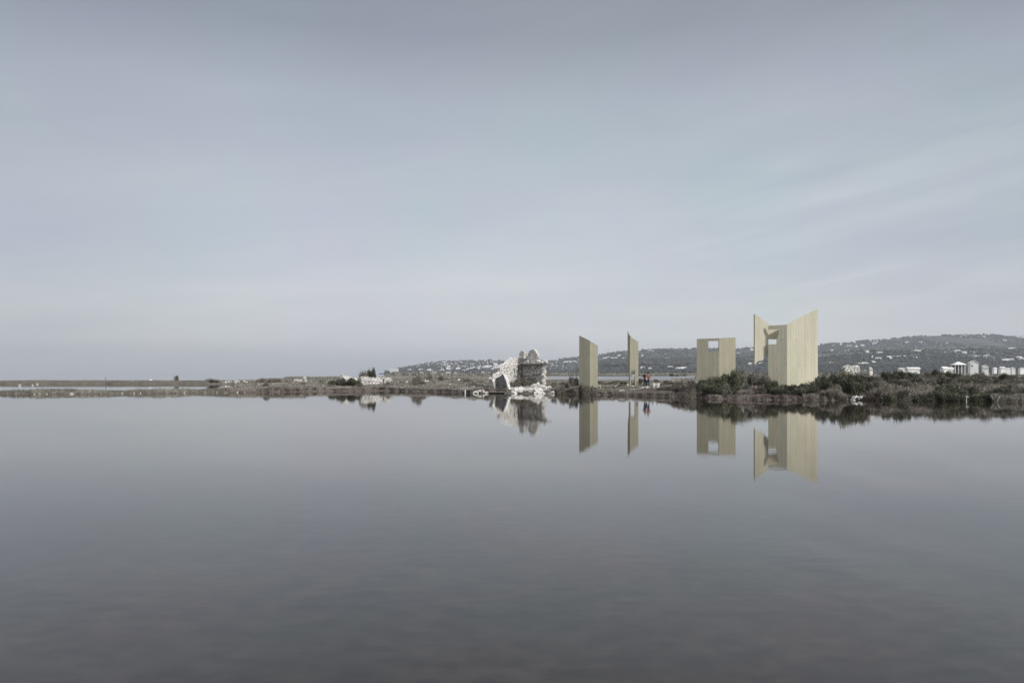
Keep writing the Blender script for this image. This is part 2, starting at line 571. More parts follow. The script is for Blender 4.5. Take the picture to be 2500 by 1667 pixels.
def hill_pt(px, t, which):
    rid, D0, D1, base = HILLS[which]
    px = np.asarray(px, float); t = np.asarray(t, float)
    D = D0 + (D1 - D0) * t
    r = np.interp(px, rid[:, 0], rid[:, 1])
    Y = base + (r - base) * t ** .9
    X = wx(px, D)
    n = snoise(X * .004, D * .004, 21, 5) * 9 * np.sin(np.pi * np.clip(t, 0, 1)) * np.clip((base - r) / 30, 0, 1)
    return X, D, wz(Y, D) + n


def hill_at(px, py, which):
    rid, D0, D1, base = HILLS[which]
    r = np.interp(px, rid[:, 0], rid[:, 1])
    t = np.clip((base - py) / max(base - r, .5), .01, .995) ** (1 / .9)
    return tuple(float(v) for v in hill_pt(px, t, which))


def hill_mesh(which, p0, p1):
    pxs = np.arange(p0, p1, 5)
    ts = np.linspace(0, 1, 60)
    P, T = np.meshgrid(pxs, ts)
    X, D, Z = hill_pt(P, T, which)
    X = np.vstack([X, X[-1:] * 1.12]); D = np.vstack([D, D[-1:] * 1.12]); Z = np.vstack([Z, np.full_like(Z[-1:], -5)])
    V = np.stack([X, D, Z], -1).reshape(-1, 3)
    w = len(pxs)
    j, i = np.meshgrid(np.arange(len(ts)), np.arange(w - 1), indexing='ij')
    a = (j * w + i).ravel()
    return np_mesh('hills', V, 4, np.stack([a, a + 1, a + w + 1, a + w], -1).ravel(), smooth=True)


def hill_mat(name, dk, md, lt):
    m, nt, b = mat(name, rough=.95, spec=.03)
    a1 = obj_noise(nt, .010, 6, stretch=(1, 1, 3), rough=.62)
    a2 = obj_noise(nt, .028, 4, stretch=(.35, .6, 3.2))
    c = ramp(nt, a1, [(.34, dk), (.5, md), (.66, lt)])
    c = mixc(nt, 1.0, c, ramp(nt, a2, [(.35, (.66, .67, .66)), (.62, (1.25, 1.25, 1.24))]), 'MULTIPLY')
    lk(nt, c, b.inputs['Base Color'])
    return m


M_hill_far = hill_mat('hill_woods', s2l(64, 66, 66), s2l(78, 80, 80), s2l(98, 99, 97))
M_hill_near = hill_mat('hill_orchards', s2l(66, 67, 66), s2l(84, 85, 83), s2l(108, 108, 103))
L(link('hills', hill_mesh('far', 925, 3400), M_hill_far), kind='structure')
L(link('hills', hill_mesh('near', 1380, 3400), M_hill_near), kind='structure')

# woods on the hills: thousands of small crowns
ICO = bmesh.new(); bmesh.ops.create_icosphere(ICO, subdivisions=1, radius=1)
ICO_V = np.array([v.co[:] for v in ICO.verts]); ICO_F = np.array([[v.index for v in f.verts] for f in ICO.faces])
ICO.free()


def crowns(name, X, Y, Z, r, hgt):
    n = len(X)
    jit = rng.uniform(.65, 1.3, (n, len(ICO_V), 1))
    V = ICO_V[None] * jit * np.stack([r, r, hgt], -1)[:, None, :] + np.stack([X, Y, Z + hgt * .6], -1)[:, None, :]
    tint = np.repeat(rng.uniform(0, 1, n), len(ICO_V))
    idx = (ICO_F[None] + (np.arange(n) * len(ICO_V))[:, None, None]).ravel()
    return np_mesh(name, V.reshape(-1, 3), 3, idx, tint)


M_wood_far = veg_mat('woodland_crowns', s2l(56, 59, 58), s2l(72, 75, 73), s2l(92, 94, 91), .004, False)


def woods(which, n, p0, p1, thr, tpow=1.0, seed=1, rmin=3.5, rmax=7.5):
    px = rng.uniform(p0, p1, n); t = rng.uniform(0.02, 1, n) ** tpow
    X, Y, Z = hill_pt(px, t, which)
    keep = snoise(X * .006, Y * .004, seed, 4) > thr
    X, Y, Z = X[keep], Y[keep], Z[keep]
    r = rng.uniform(rmin, rmax, len(X))
    return X, Y, Z, r, r * rng.uniform(.7, 1.3, len(X))


sets = [woods('far', 15000, 940, 2900, -.15, 1, 31), woods('near', 9000, 1400, 2900, .0, 1, 32, 2.5, 5)]
# skyline
n = 1100; px = rng.uniform(975, 2900, n); px = px[snoise(px * .05, px * 0, 8, 3) > -.25]
X, Y, Z = hill_pt(px, np.full(len(px), .985), 'far'); r = rng.uniform(4, 8, len(px)); sets.append((X, Y, Z - 1, r, r * rng.uniform(.6, 1.3, len(px))))
n = 700; px = rng.uniform(1440, 2900, n)
X, Y, Z = hill_pt(px, np.full(n, .98), 'near'); r = rng.uniform(2.5, 5, n); sets.append((X, Y, Z, r, r * rng.uniform(.6, 1.2, n)))
px = rng.uniform(1385, 2700, 9000); t = rng.uniform(.01, .5, 9000); X, Y, Z = hill_pt(px, t, 'near'); r = rng.uniform(1.6, 3.6, 9000)
sets.append((X, Y, Z, r, r))
# the dark wood belt above the channel
n = 2600; px = rng.uniform(1440, 1720, n); t = rng.uniform(.55, 1, n)
px2 = px; X, Y, Z = hill_pt(px, t, 'near'); r = rng.uniform(3, 6, n); k = snoise(X * .02, Y * .01, 77, 3) > -.35
sets.append((X[k], Y[k], Z[k], r[k], r[k] * 1.25))
A = [np.concatenate([s[i] for s in sets]) for i in range(5)]
L(link('woodland', crowns('woodland', *A), M_wood_far), kind='stuff')

# ------------------------------------------------------------------ houses on the hills
M_hwall = noise_mat('white_render_wall', [(.3, (.78, .77, .75)), (.7, (.9, .9, .88))], .3, 2, rough=.8)
M_hroof = noise_mat('pale_tile_roof', [(.3, s2l(200, 194, 190)), (.7, s2l(232, 229, 226))], .3, 2, rough=.8)
M_hroof2 = noise_mat('dull_tile_roof', [(.3, s2l(140, 126, 120)), (.7, s2l(176, 160, 152))], .3, 2, rough=.8)


def gable_house(w, d, h, rh, name='house', roofm=None, over=.4):
    """wall prism and a gable roof, long side along x"""
    bm = bmesh.new()
    P = [(-w/2, -d/2, -3), (w/2, -d/2, -3), (w/2, d/2, -3), (-w/2, d/2, -3), (-w/2, -d/2, h), (w/2, -d/2, h), (w/2, d/2, h), (-w/2, d/2, h), (-w/2, 0, h + rh), (w/2, 0, h + rh)]
    v = [bm.verts.new(p) for p in P]
    for f in ((0, 1, 5, 4), (2, 3, 7, 6), (1, 2, 6, 9, 5), (3, 0, 4, 8, 7)):
        bm.faces.new([v[i] for i in f])
    me = bpy.data.meshes.new('wall'); bm.to_mesh(me); bm.free()
    bm = bmesh.new()
    t = .25; e = over; sl = rh / (d / 2)
    for s in (-1, 1):
        pts = [(-w/2 - e, s * (d/2 + e), h - e * sl + .02), (w/2 + e, s * (d/2 + e), h - e * sl + .02), (w/2 + e, 0, h + rh + .02), (-w/2 - e, 0, h + rh + .02)]
        lo = [bm.verts.new(p) for p in pts]; up = [bm.verts.new((p[0], p[1], p[2] + t)) for p in pts]
        bm.faces.new(lo); bm.faces.new(up)
        for i in range(4):
            bm.faces.new((lo[i], lo[(i + 1) % 4], up[(i + 1) % 4], up[i]))
    bmesh.ops.recalc_face_normals(bm, faces=bm.faces)
    rf = bpy.data.meshes.new('roof'); bm.to_mesh(rf); bm.free()
    return me, rf


def make_house(w, d, h, rh, rm, windows=True):
    root = empty('house')
    wm, rf = gable_house(w, d, h, rh)
    wl = link('wall', wm, M_hwall, root)
    link('roof', rf, rm, root)
    if windows:
        for s in (-1, 1):
            for k in range(3):
                link('window', MB().box(((k - 1) * w * .3, s * (d / 2 + .03), h * .55), (1.3, .1, 1.7)).mesh('window'), M_window, root)
    return root


protos = [make_house(11, 9, 6, 2.2, M_hroof), make_house(15, 9, 4.2, 2, M_hroof), make_house(9, 9, 7.5, 2, M_hroof2), make_house(19, 10, 6, 2.2, M_hroof)]
used = set()


def put_house(px, py, which, label, group, sc=None, k=None):
    k = random.choice([0, 0, 1, 1, 2, 3]) if k is None else k
    X, Y, Z = hill_at(px, py, which)
    s = sc or random.uniform(.75, 1.15)
    rz = random.choice([0, 0, 1.57]) + random.uniform(-.35, .35)
    if k not in used:
        o = protos[k]; used.add(k); o.location = (X, Y, Z); o.rotation_euler = (0, 0, rz); o.scale = (s, s, s)
    else:
        o = dup(protos[k], (X, Y, Z), rz, (s, s, s))
    L(o, label, 'house', group)
    return o


def cluster(n, p0, p1, yf0, yf1, which, label, group, sc=(.6, .95)):
    done = []
    tries = 0
    while len(done) < n and tries < 8000:
        tries += 1
        px = random.uniform(p0, p1)
        r = float(np.interp(px, HILLS[which][0][:, 0], HILLS[which][0][:, 1]))
        py = random.uniform(*sorted((yf0(r), yf1(r))))
        if any(abs(px - a) < 4.4 and abs(py - b_) < 1.9 for a, b_ in done): continue
        done.append((px, py))
        put_house(px, py, which, label, group, random.uniform(*sc))


cluster(34, 1016, 1075, lambda r: r + .8, lambda r: r + 6, 'far', 'tiny white house in the row along the upper left slope of the far hill', 'upper houses on the left end of the hill')
cluster(112, 1075, 1215, lambda r: r + 2, lambda r: min(r + 24, 903), 'far', 'tiny white house in the dense village left of the stone ruin', 'houses of the hillside village left of the ruin', (.75, 1.15))
cluster(46, 1335, 1412, lambda r: r + 3, lambda r: min(r + 26, 904), 'far', 'tiny white house on the slope between the stone ruin and the first timber wall', 'houses between the ruin and the timber wall')
for p, q, s in [(1385, 886.5, 1.5), (1394, 885, 1.3)]:
    put_house(p, q, 'far', 'larger white hillside house just left of the first timber wall', 'larger houses left of the timber wall', s, 3)
spots_mid = [(1500, 864.5), (1475, 877), (1482, 875), (1488, 874), (1494, 875.5), (1509, 870.5), (1513, 870.5), (1503, 876), (1508, 875), (1518, 878), (1522, 877), (1468, 879), (1464, 880)]
for p, q in spots_mid:
    put_house(p, q, 'far', 'small white house on the slope between the two left timber walls', 'houses between the two left timber walls', random.uniform(.85, 1.2))
for p, q in [(1586, 857), (1594, 860), (1568, 870), (1571, 877), (1577, 878), (1583, 877.5), (1589, 876.5), (1601, 881), (1606, 880), (1611, 882), (1625, 867.5), (1629, 877), (1602, 886), (1617, 886.5)]:
    put_house(p, q, 'far', 'small white house high on the slope above the two people', 'houses above the two people', random.uniform(.85, 1.2))
for p, q in [(1494, 892), (1499, 891.5), (1573, 889.5), (1577, 889), (1566, 898), (1571, 897.5), (1587, 900.5), (1636, 896), (1641, 898), (1690, 900)]:
    put_house(p, q, 'near', 'white house low on the slope between the channel and the dark wood belt', 'low houses above the channel', random.uniform(.6, .9))
for p, q in [(1657, 900.5), (1663, 901), (1669, 900)]:
    put_house(p, q, 'near', 'long white house low on the slope left of the wall with the square window', 'long white houses left of the square window', 1.0, 1)
for p, q in [(1803, 864), (1834, 855), (1838, 854.5), (1805, 873)]:
    put_house(p, q, 'far', 'small white house on the hill between the two right timber walls', 'houses between the two right timber walls', 1.1)
for p, q in [(1829, 890), (1834, 890.3), (1840, 890), (1856, 890)]:
    put_house(p, q, 'near', 'white house below the cantilevered timber wing', 'houses below the timber wing', .8)
far_r = [(2034, 845), (2052, 844), (2084, 837.5), (2070, 846), (2078, 846), (2090, 847), (2105, 845.5), (2126, 836), (2132, 836), (2142, 835.5), (2135, 841), (2031, 858), (2010, 865), (2022, 865),
         (2033, 863.5), (2044, 863.5), (2064, 859), (2070, 859), (2076, 859), (2212, 837), (2216, 837.5), (2233, 837), (2247, 836.5), (2236, 837), (2355, 821.5), (2361, 822), (2348, 823), (2403, 823), (2485, 823), (2495, 824),
         (2310, 839.5), (2454, 832), (2449, 831)]
for p, q in far_r:
    put_house(p, q, 'far', 'small white house high on the far hill to the right of the tallest timber wall', 'upper houses on the right part of the hill', random.uniform(.9, 1.25))
near_r = [(2110, 860), (2117, 861), (2148, 864.5), (2129, 875), (2110, 880), (2116, 880), (2142, 877.5), (2148, 878), (2170, 876), (2182, 873.5), (2188, 873.5), (2194, 874), (2173, 879), (2208, 874), (2230, 858.5), (2236, 858),
          (2240, 859), (2245, 858.5), (2230, 870.5), (2227, 876), (2237, 875.5), (2333, 857), (2341, 857), (2352, 862), (2357, 863), (2331, 862), (2373, 861), (2405, 871.5), (2412, 870.5), (2465, 853.8), (2472, 853.5), (2400, 853.8),
          (2028, 892), (2382, 873), (2310, 862), (2308, 865)]
for p, q in near_r:
    put_house(p, q, 'near', 'white house among the groves on the lower right slope', 'houses on the lower right slope', random.uniform(.6, .85))
for p, q in [(2100, 892.5), (2107, 892.3), (2113, 892), (2131, 886), (2135, 889.5)]:
    put_house(p, q, 'near', 'white house just above the broken walls at the thicket top', 'houses above the broken walls', .85)
for p, q in [(2452, 883), (2460, 882), (2470, 881), (2488, 876), (2494, 878), (2497, 882)]:
    put_house(p, q, 'near', 'pale house near the right edge of the photo below the groves', 'pale houses near the right edge', .95)
for p, q in [(1021, 905), (1027, 904.5), (1048, 905), (1052, 908), (1000, 906), (1074, 907), (1080, 906), (1131, 908), (1140, 906)]:
    put_house(p, q, 'far', 'white house at the foot of the dark left slope behind the reeds', 'houses at the foot of the left slope', 1.15)
for p, q in [(1092, 914.5 - 2), (1112, 911), (1096, 911), (1062, 911), (1057, 911), (1030, 911), (1180, 911), (1194, 911)]:
    put_house(p, min(q, 911), 'far', 'white shed on the shore line at the foot of the village', 'sheds on the far shore', .8, 1)

# the white block on the headland, left end of the hill
D = 2750.
root = empty('headland_building', (wx(962, D), D, wz(911, D)))
s = D / F
link('wall', MB().box((0, 0, 7.5 * s), (20 * s, 14, 7 * s)).box((-6 * s, 0, 2 * s), (6 * s, 12, 5 * s)).mesh('wall'), M_hwall, root)
link('roof', MB().box((0, 0, 11.25 * s), (21 * s, 15, .5 * s)).mesh('roof'), M_white, root)
for i in range(6):
    link('window', MB().box(((-7 + i * 2.8) * s, -7.05, 8.7 * s), (1.7 * s, .3, .8 * s)).mesh('window'), M_window, root)
for i in range(6):
    link('window', MB().box(((-7 + i * 2.8) * s, -7.05, 6.2 * s), (1.7 * s, .3, .8 * s)).mesh('window'), M_window, root)
L(root, 'large white block with rows of windows on the headland, left tip of the hill', 'building')

# ------------------------------------------------------------------ salt-pan houses on the plain, right
def plain_house(px, D, ytop, w, d, h, rh, rz, label, name='gabled_house', hip=False, wins=()):
    zt = wz(ytop, D)
    z0 = zt - h - rh
    root = empty(name, (wx(px, D), D, z0), rz)
    if hip:
        bm = bmesh.new()
        e = .6
        b4 = [bm.verts.new((sx * (w/2 + e), sy * (d/2 + e), h)) for sx, sy in ((-1, -1), (1, -1), (1, 1), (-1, 1))]
        r2 = [bm.verts.new((-w * .08, 0, h + rh)), bm.verts.new((w * .08, 0, h + rh))]
        bm.faces.new((b4[0], b4[1], r2[1], r2[0])); bm.faces.new((b4[1], b4[2], r2[1])); bm.faces.new((b4[2], b4[3], r2[0], r2[1])); bm.faces.new((b4[3], b4[0], r2[0])); bm.faces.new(b4[::-1])
        me = bpy.data.meshes.new('roof'); bm.to_mesh(me); bm.free()
        link('roof', me, M_white, root)
        bw = MB()
        bw.box((0, .5, (h - 4) / 2 - .02), (w * .86, d * .7, h + 4 - .05))
        link('wall', bw.mesh('wall'), M_stone_dk, root)
        for k in range(4):
            link('pillar', MB().box(((-.46 + k * .3) * w, -d / 2, (h - 4) / 2 - .02), (.28, .3, h + 4 - .06)).mesh('pillar'), M_hwall, root)
    else:
        wm, rf = gable_house(w, d, h, rh, over=.25)
        link('wall', wm, M_hwall, root)
        link('roof', rf, M_hroof, root)
    for (x, y, z, ww, hh, ax) in wins:
        dims = (ww, .12, hh) if ax == 'y' else (.12, ww, hh)
        link('window', MB().box((x, y, z), dims).mesh('window'), M_window, root)
    L(root, label, 'house')
    return root


# gable end faces the viewer: long side runs in depth (rz near 90 deg)
plain_house(2376, 300., 881.5, 2.6, 3.1, 3.7, .9, R(76), 'tall white house with a plain gable end and one dark window', wins=[(-1.33, .9, 2.5, .45, .7, 'x')])
plain_house(2405, 420., 891.5, 2.0, 3.0, 3.0, .7, R(74), 'small white gabled house with three dark openings in a row', wins=[(-1.03, -.9, 1.6, .45, .6, 'x'), (-1.03, 0, 1.6, .45, .6, 'x'), (-1.03, .9, 1.6, .45, .6, 'x')])
plain_house(2340, 330., 883, 4.6, 4.5, 1.5, 1.5, R(-15), 'white hip roofed shelter standing on pillars left of the tall gabled house', 'shelter', hip=True)
plain_house(2446, 520., 896, 3.6, 2.4, 1.6, .7, 0.05, 'low white farm building left in the row near the right edge', 'farm_building', wins=[(-.8, -1.23, 1.1, .5, .7, 'y'), (.8, -1.23, 1.1, .5, .7, 'y')])
plain_house(2459, 540., 899, 3.6, 2.2, 1.4, .5, -.1, 'lowest white farm building in the middle of the row near the right edge', 'farm_building')
plain_house(2473, 520., 897, 2.2, 2.4, 1.6, .7, 1.35, 'white farm building with a gable, right end of the row near the right edge', 'farm_building')
plain_house(2494, 600., 899, 4.6, 2.4, 1.8, .5, .1, 'pale low shed cut by the right edge of the photo', 'shed')
plain_house(2428, 560., 898, 2.6, 2, 1.2, .6, .1, 'small pale shed between the small gabled house and the farm row', 'shed')
plain_house(2305, 260., 896.5, 2.4, 1.4, 1.2, .6, .3, 'low ruined white house with a slanting roof left of the pillared shelter', 'ruined_house')
plain_house(2318, 262., 898, 2.2, 1.3, .9, .4, .1, 'tumbled white annex right beside the slanting roofed ruin', 'ruined_house')
plain_house(2228, 250., 898, 4.4, 1.4, .9, .4, .05, 'long low white building rising behind the right hand bushes', 'long_building')
plain_house(2206, 255., 900, 3.6, 1.2, .7, .2, -.08, 'lowest part of the long white wall line behind the right hand bushes', 'long_building')

# pole on the ridge
X, Y, Z = hill_at(1485, 868.5, 'far')
X, Y, Z = hill_pt(1485, .99, 'far')
root = empty('mast', (float(X), float(Y), float(Z)))
link('shaft', MB().tube((0, 0, -2), (0, 0, 24), 1.1, .6).mesh('shaft'), M_wood_dark, root)
link('platform', MB().box((0, 0, 18), (4, 4, .8)).mesh('platform'), M_wood_dark, root)
L(root, 'thin dark mast standing on the ridge between the two left timber walls', 'mast')

# ------------------------------------------------------------------ vegetation meshes
def blades(name, px, D, h, w, lean, tint, m, zoff=-.03, curve=True):
    n = len(px)
    X = wx(px, D); Z = ground(px, D) if zoff is not None else np.zeros(n)
    ang = rng.uniform(0, 2 * np.pi, n); la = rng.uniform(0, 2 * np.pi, n)
    lx, ly = np.cos(la) * lean * h, np.sin(la) * lean * h
    dx, dy = np.cos(ang) * w / 2, np.sin(ang) * w / 2
    B0 = np.stack([X - dx, D - dy, Z - .03], -1); B1 = np.stack([X + dx, D + dy, Z - .03], -1)
    M1 = np.stack([X + lx * .35 + dx * .8, D + ly * .35 + dy * .8, Z + h * .6], -1)
    T = np.stack([X + lx, D + ly, Z + h], -1)
    V = np.stack([B0, B1, M1, T], 1).reshape(-1, 3)
    a = np.arange(n) * 4
    idx = np.stack([a, a + 1, a + 2, a + 3], -1).ravel()
    return link(name, np_mesh(name, V, 4, idx, np.repeat(tint, 4)), m)


def invD(D0, D1, n):
    return 1 / rng.uniform(1 / D1, 1 / D0, n)


def on_land(px, D, *a):
    g = ground(px, D)
    k = g > .03
    return [v[k] for v in (px, D) + a]


V_red = veg_mat('reddish_glasswort', s2l(82, 71, 67), s2l(134, 121, 115), s2l(174, 164, 155), .3, False)
V_scrub = veg_mat('salt_marsh_scrub', s2l(84, 81, 74), s2l(142, 137, 128), s2l(188, 183, 173), .22, False)
V_olive = veg_mat('olive_marsh_grass', s2l(82, 81, 72), s2l(130, 128, 117), s2l(176, 173, 161), .2, False)
V_reed = veg_mat('dry_reeds', s2l(116, 113, 103), s2l(156, 153, 141), s2l(188, 185, 174), .08, False)
V_dry = veg_mat('dry_pale_grass', s2l(90, 86, 76), s2l(140, 135, 123), s2l(184, 178, 164), .35, False)
V_bush = veg_mat('dark_evergreen_leaves', s2l(46, 48, 39), s2l(84, 85, 70), s2l(136, 135, 115), .9)
V_bush2 = veg_mat('grey_scrub_leaves', s2l(66, 63, 56), s2l(110, 106, 96), s2l(158, 152, 139), .9)
V_twig = veg_mat('dry_twigs', s2l(86, 80, 72), s2l(136, 128, 118), s2l(176, 168, 158), 1.2)


def clump_h(px, D, seed, sc=1.0):
    X = wx(px, D)
    return np.clip(.55 + .55 * snoise(X * .9 * sc, D * .5 * sc, seed, 4), .12, 1.3)


# left strip
n = 42000; px = rng.uniform(-700, 660, n); D = shoreD(px) + rng.uniform(-.1, 9, n)
px, D = on_land(px, D); c = clump_h(px, D, 41, .7)
L(blades('strip_grass', px, D, .05 + .42 * c * rng.uniform(.4, 1, len(px)), .05, .4, rng.uniform(0, 1, len(px)), V_olive), kind='stuff')
# reddish fringe along the whole shore
n = 60000; px = rng.uniform(560, 2130, n); D = shoreD(px) + rng.uniform(-.25, 1, n) ** 2 * 3.2
px, D = on_land(px, D); k = ~((px > 1243) & (px < 1350)) & ~((px > 1190) & (px < 1248) & (D < 81.5)); px, D = px[k], D[k]; c = clump_h(px, D, 42)
L(blades('glasswort', px, D, .06 + .34 * c * rng.uniform(.5, 1, len(px)), .05, .5, rng.uniform(0, 1, len(px)), V_red), kind='stuff')
# scrub on the marsh
n = 90000; px = rng.uniform(580, 1460, n); D = shoreD(px) + rng.uniform(1.0, 1, n) + 110 * rng.uniform(0, 1, n) ** 2.2
px, D = on_land(px, D)
k = ~((px > 1195) & (px < 1340) & (D > 82) & (D < 92)) & ~((px > 1240) & (px < 1352) & (D < 86)); px, D = px[k], D[k]; c = clump_h(px, D, 43, .6)
L(blades('marsh_scrub', px, D, (.1 + .5 * c * rng.uniform(.4, 1, len(px))), .06 * D / 80, .5, rng.uniform(0, 1, len(px)), V_scrub), kind='stuff')
# grass around the timber walls and the people
n = 60000; px = rng.uniform(1340, 1760, n); D = shoreD(px) + .8 + 60 * rng.uniform(0, 1, n) ** 2
px, D = on_land(px, D)
path = (px > 1535) & (px < 1615) & (D > 73) & (D < 110)
k = ~(path & (rng.uniform(0, 1, len(px)) > .12)); px, D = px[k], D[k]; c = clump_h(px, D, 44, .8)
hh = (.08 + .42 * c * rng.uniform(.4, 1, len(px))) * np.where(px < 1500, 1.15, .7)
L(blades('bank_grass', px, D, hh, .05 * D / 75, .4, rng.uniform(0, 1, len(px)), V_dry), kind='stuff')
# pale tall grass on the right
n = 80000; px = rng.uniform(1980, 2900, n); D = shoreD(px) - .3 + 45 * rng.uniform(0, 1, n) ** 1.7
px, D = on_land(px, D); c = clump_h(px, D, 45, .7)
L(blades('tall_grass', px, D, (.15 + .65 * c * rng.uniform(.4, 1, len(px))), .05 * D / 65, .6, rng.uniform(0, 1, len(px)), V_dry), kind='stuff')
# flat ground behind the right hand bushes
n = 30000; px = rng.uniform(1640, 2900, n); D = invD(100, 560, n)
px, D = on_land(px, D); c = clump_h(px, D, 46, .3)
L(blades('meadow_scrub', px, D, .2 + .8 * c * rng.uniform(.4, 1, len(px)), .09 * D / 70, .5, rng.uniform(0, 1, len(px)), V_scrub), kind='stuff')
# marsh further back, left of the hill foot
n = 26000; px = rng.uniform(640, 1400, n); D = invD(120, 560, n)
px, D = on_land(px, D); c = clump_h(px, D, 47, .3)
L(blades('back_marsh', px, D, .1 + .45 * c * rng.uniform(.4, 1, len(px)), .09 * D / 70, .5, rng.uniform(0, 1, len(px)), V_olive), kind='stuff')
# levee grass
n = 30000; px = rng.uniform(-850, 780, n); D = rng.uniform(151, 166, n)
px, D = on_land(px, D)
L(blades('levee_grass', px, D, .04 + .14 * clump_h(px, D, 48, .5) * rng.uniform(.3, 1, len(px)), .11, .5, rng.uniform(0, 1, len(px)), V_olive), kind='stuff')
# reeds
n = 16000; px = np.concatenate([rng.uniform(684, 850, n // 2), rng.uniform(925, 1240, n // 2)]); D = rng.uniform(204, 213, n)
edge = sstep(684, 700, px) * (1 - .75 * sstep(1160, 1235, px))
L(blades('reeds', px, D, (1.05 + .35 * clump_h(px, D, 49, .4)) * rng.uniform(.7, 1, n) * edge, .13, .12, rng.uniform(0, 1, n), V_reed), kind='stuff')
n = 14000; px = rng.uniform(1300, 1760, n); D = rng.uniform(563, 580, n)
X = wx(px, D)
def gpl(px, D): return np.full(len(px), .45)
_g = ground
ground = gpl
L(blades('far_reeds', px, D, 1.3 + 1.3 * clump_h(px, D, 50, .1) * rng.uniform(.6, 1, n), .4, .12, rng.uniform(0, 1, n), V_reed), kind='stuff')
n = 16000; px = rng.uniform(950, 2900, n); D = invD(600, 1500, n); k = snoise(wx(px, D) * .02, D * .01, 51, 3) > .1; px, D = px[k], D[k]; n = len(px)
L(blades('plain_scrub', px, D, 1.2 + 2.5 * rng.uniform(.1, 1, n), 1.6, .3, rng.uniform(0, .6, n), V_scrub), kind='stuff')
ground = _g


# --- bushes: leaf clumps over stems
def bush_mesh(nleaf, leaf, seed, lobes=9, flat=.8):
    r = np.random.default_rng(seed)
    cen = np.stack([r.uniform(-.62, .62, lobes), r.uniform(-.62, .62, lobes), r.uniform(.12, .68, lobes)], -1)
    cen[0] = (0, 0, .55)
    rad = r.uniform(.22, .42, lobes)
    rad = np.minimum(rad, 1.02 - cen[:, 2] * 1.0)
    k = r.integers(0, lobes, nleaf)
    d = r.normal(size=(nleaf, 3)); d /= np.linalg.norm(d, axis=1)[:, None]
    rr = r.uniform(.25, 1.0, nleaf) ** .5 * (1 + .22 * r.normal(size=nleaf).clip(-1, 1.6))
    P = cen[k] + d * (rad[k] * rr)[:, None]
    P[:, 2] = np.abs(P[:, 2])
    nrm = d * .6 + r.normal(size=(nleaf, 3)) * .7
    nrm /= np.linalg.norm(nrm, axis=1)[:, None]
    a = np.cross(nrm, r.normal(size=(nleaf, 3))); a /= np.linalg.norm(a, axis=1)[:, None]
    b_ = np.cross(nrm, a)
    s = leaf * r.uniform(.5, 1.3, nleaf)[:, None]
    V = np.stack([P - a * s, P - b_ * s * .5, P + a * s, P + b_ * s * .5], 1).reshape(-1, 3)
    q = np.arange(nleaf) * 4
    tint = np.clip(r.uniform(0, 1, nleaf) * .7 + r.uniform(0, .5, lobes)[k] , 0, 1)
    return np_mesh('foliage', V, 4, np.stack([q, q + 1, q + 2, q + 3], -1).ravel(), np.repeat(tint, 4))


def twig_mesh(n, seed, w=.02, spread=.8):
    r = np.random.default_rng(seed)
    la = r.uniform(0, 6.283, n); rad0 = r.uniform(0, .5, n) ** .7
    bx, by = np.cos(la) * rad0, np.sin(la) * rad0
    la2 = la + r.normal(size=n) * .7
    hgt = r.uniform(.3, 1, n) * (1 - rad0 * .5)
    ln = spread * r.uniform(.1, .8, n)
    dx, dy = np.cos(la2 + 1.57) * w / 2, np.sin(la2 + 1.57) * w / 2
    z0 = np.zeros(n)
    B0 = np.stack([bx - dx, by - dy, z0], -1); B1 = np.stack([bx + dx, by + dy, z0], -1)
    Mi = np.stack([bx + np.cos(la2) * ln * .35 + dx, by + np.sin(la2) * ln * .35 + dy, hgt * .65], -1)
    T = np.stack([bx + np.cos(la2) * ln, by + np.sin(la2) * ln, hgt], -1)
    V = np.stack([B0, B1, Mi, T], 1).reshape(-1, 3)
    a = np.arange(n) * 4
    return np_mesh('twigs', V, 4, np.stack([a, a + 1, a + 2, a + 3], -1).ravel(), np.repeat(r.uniform(0, 1, n), 4))


def stems_mesh(seed, n=9):
    r = random.Random(seed)
    mb = MB()
    for i in range(n):
        a = r.uniform(0, 6.28); q = r.uniform(.2, .55)
        p1 = (math.cos(a) * q * .4, math.sin(a) * q * .4, r.uniform(.2, .35))
        mb.tube((math.cos(a) * .04, math.sin(a) * .04, -.08), p1, .03, .02, 5)
        mb.tube(p1, (math.cos(a) * q, math.sin(a) * q, r.uniform(.5, .8)), .02, .006, 5)
    return mb.mesh('stem')


M_bark = noise_mat('grey_bark', [(.3, s2l(56, 50, 44)), (.7, s2l(92, 84, 76))], 4, 3)
BK = {}
def bush_proto(key, mesh, m, seed):
    BK[key] = dict(mesh=mesh, mat=m, stem=stems_mesh(seed), made=False)
    mesh.materials.append(m)
    BK[key]['stem'].materials.append(M_bark)
for i in range(4): bush_proto('dark%d' % i, bush_mesh(5200, .055, 100 + i, 10), V_bush, i)
for i in range(3): bush_proto('grey%d' % i, bush_mesh(3600, .05, 200 + i, 9), V_bush2, 10 + i)
for i in range(3): bush_proto('twig%d' % i, twig_mesh(1500, 300 + i, .022), V_twig, 20 + i)


def put_bush(kind, px, D, ytop, wpx, label, group=None, name='bush', cat='bush', z0=None, depth=None):
    """a bush whose top reaches a given height and whose width is given"""
    keys = [k for k in BK if k.startswith(kind)]
    b_ = BK[random.choice(keys)]
    z = float(ground(px, D)) - .08 if z0 is None else z0
    hgt = max(wz(ytop, D) - z, .25)
    w = wpx / F * D / 2
    root = empty(name, (wx(px, D), D, z), random.uniform(0, 6.28))
    root.scale = (w, depth or w, hgt)
    fo = bpy.data.objects.new('foliage' if kind != 'twig' else 'twigs', b_['mesh']); C.objects.link(fo); fo.parent = root
    st = bpy.data.objects.new('stem', b_['stem']); C.objects.link(st); st.parent = root
    L(root, label, cat, group)
    return root


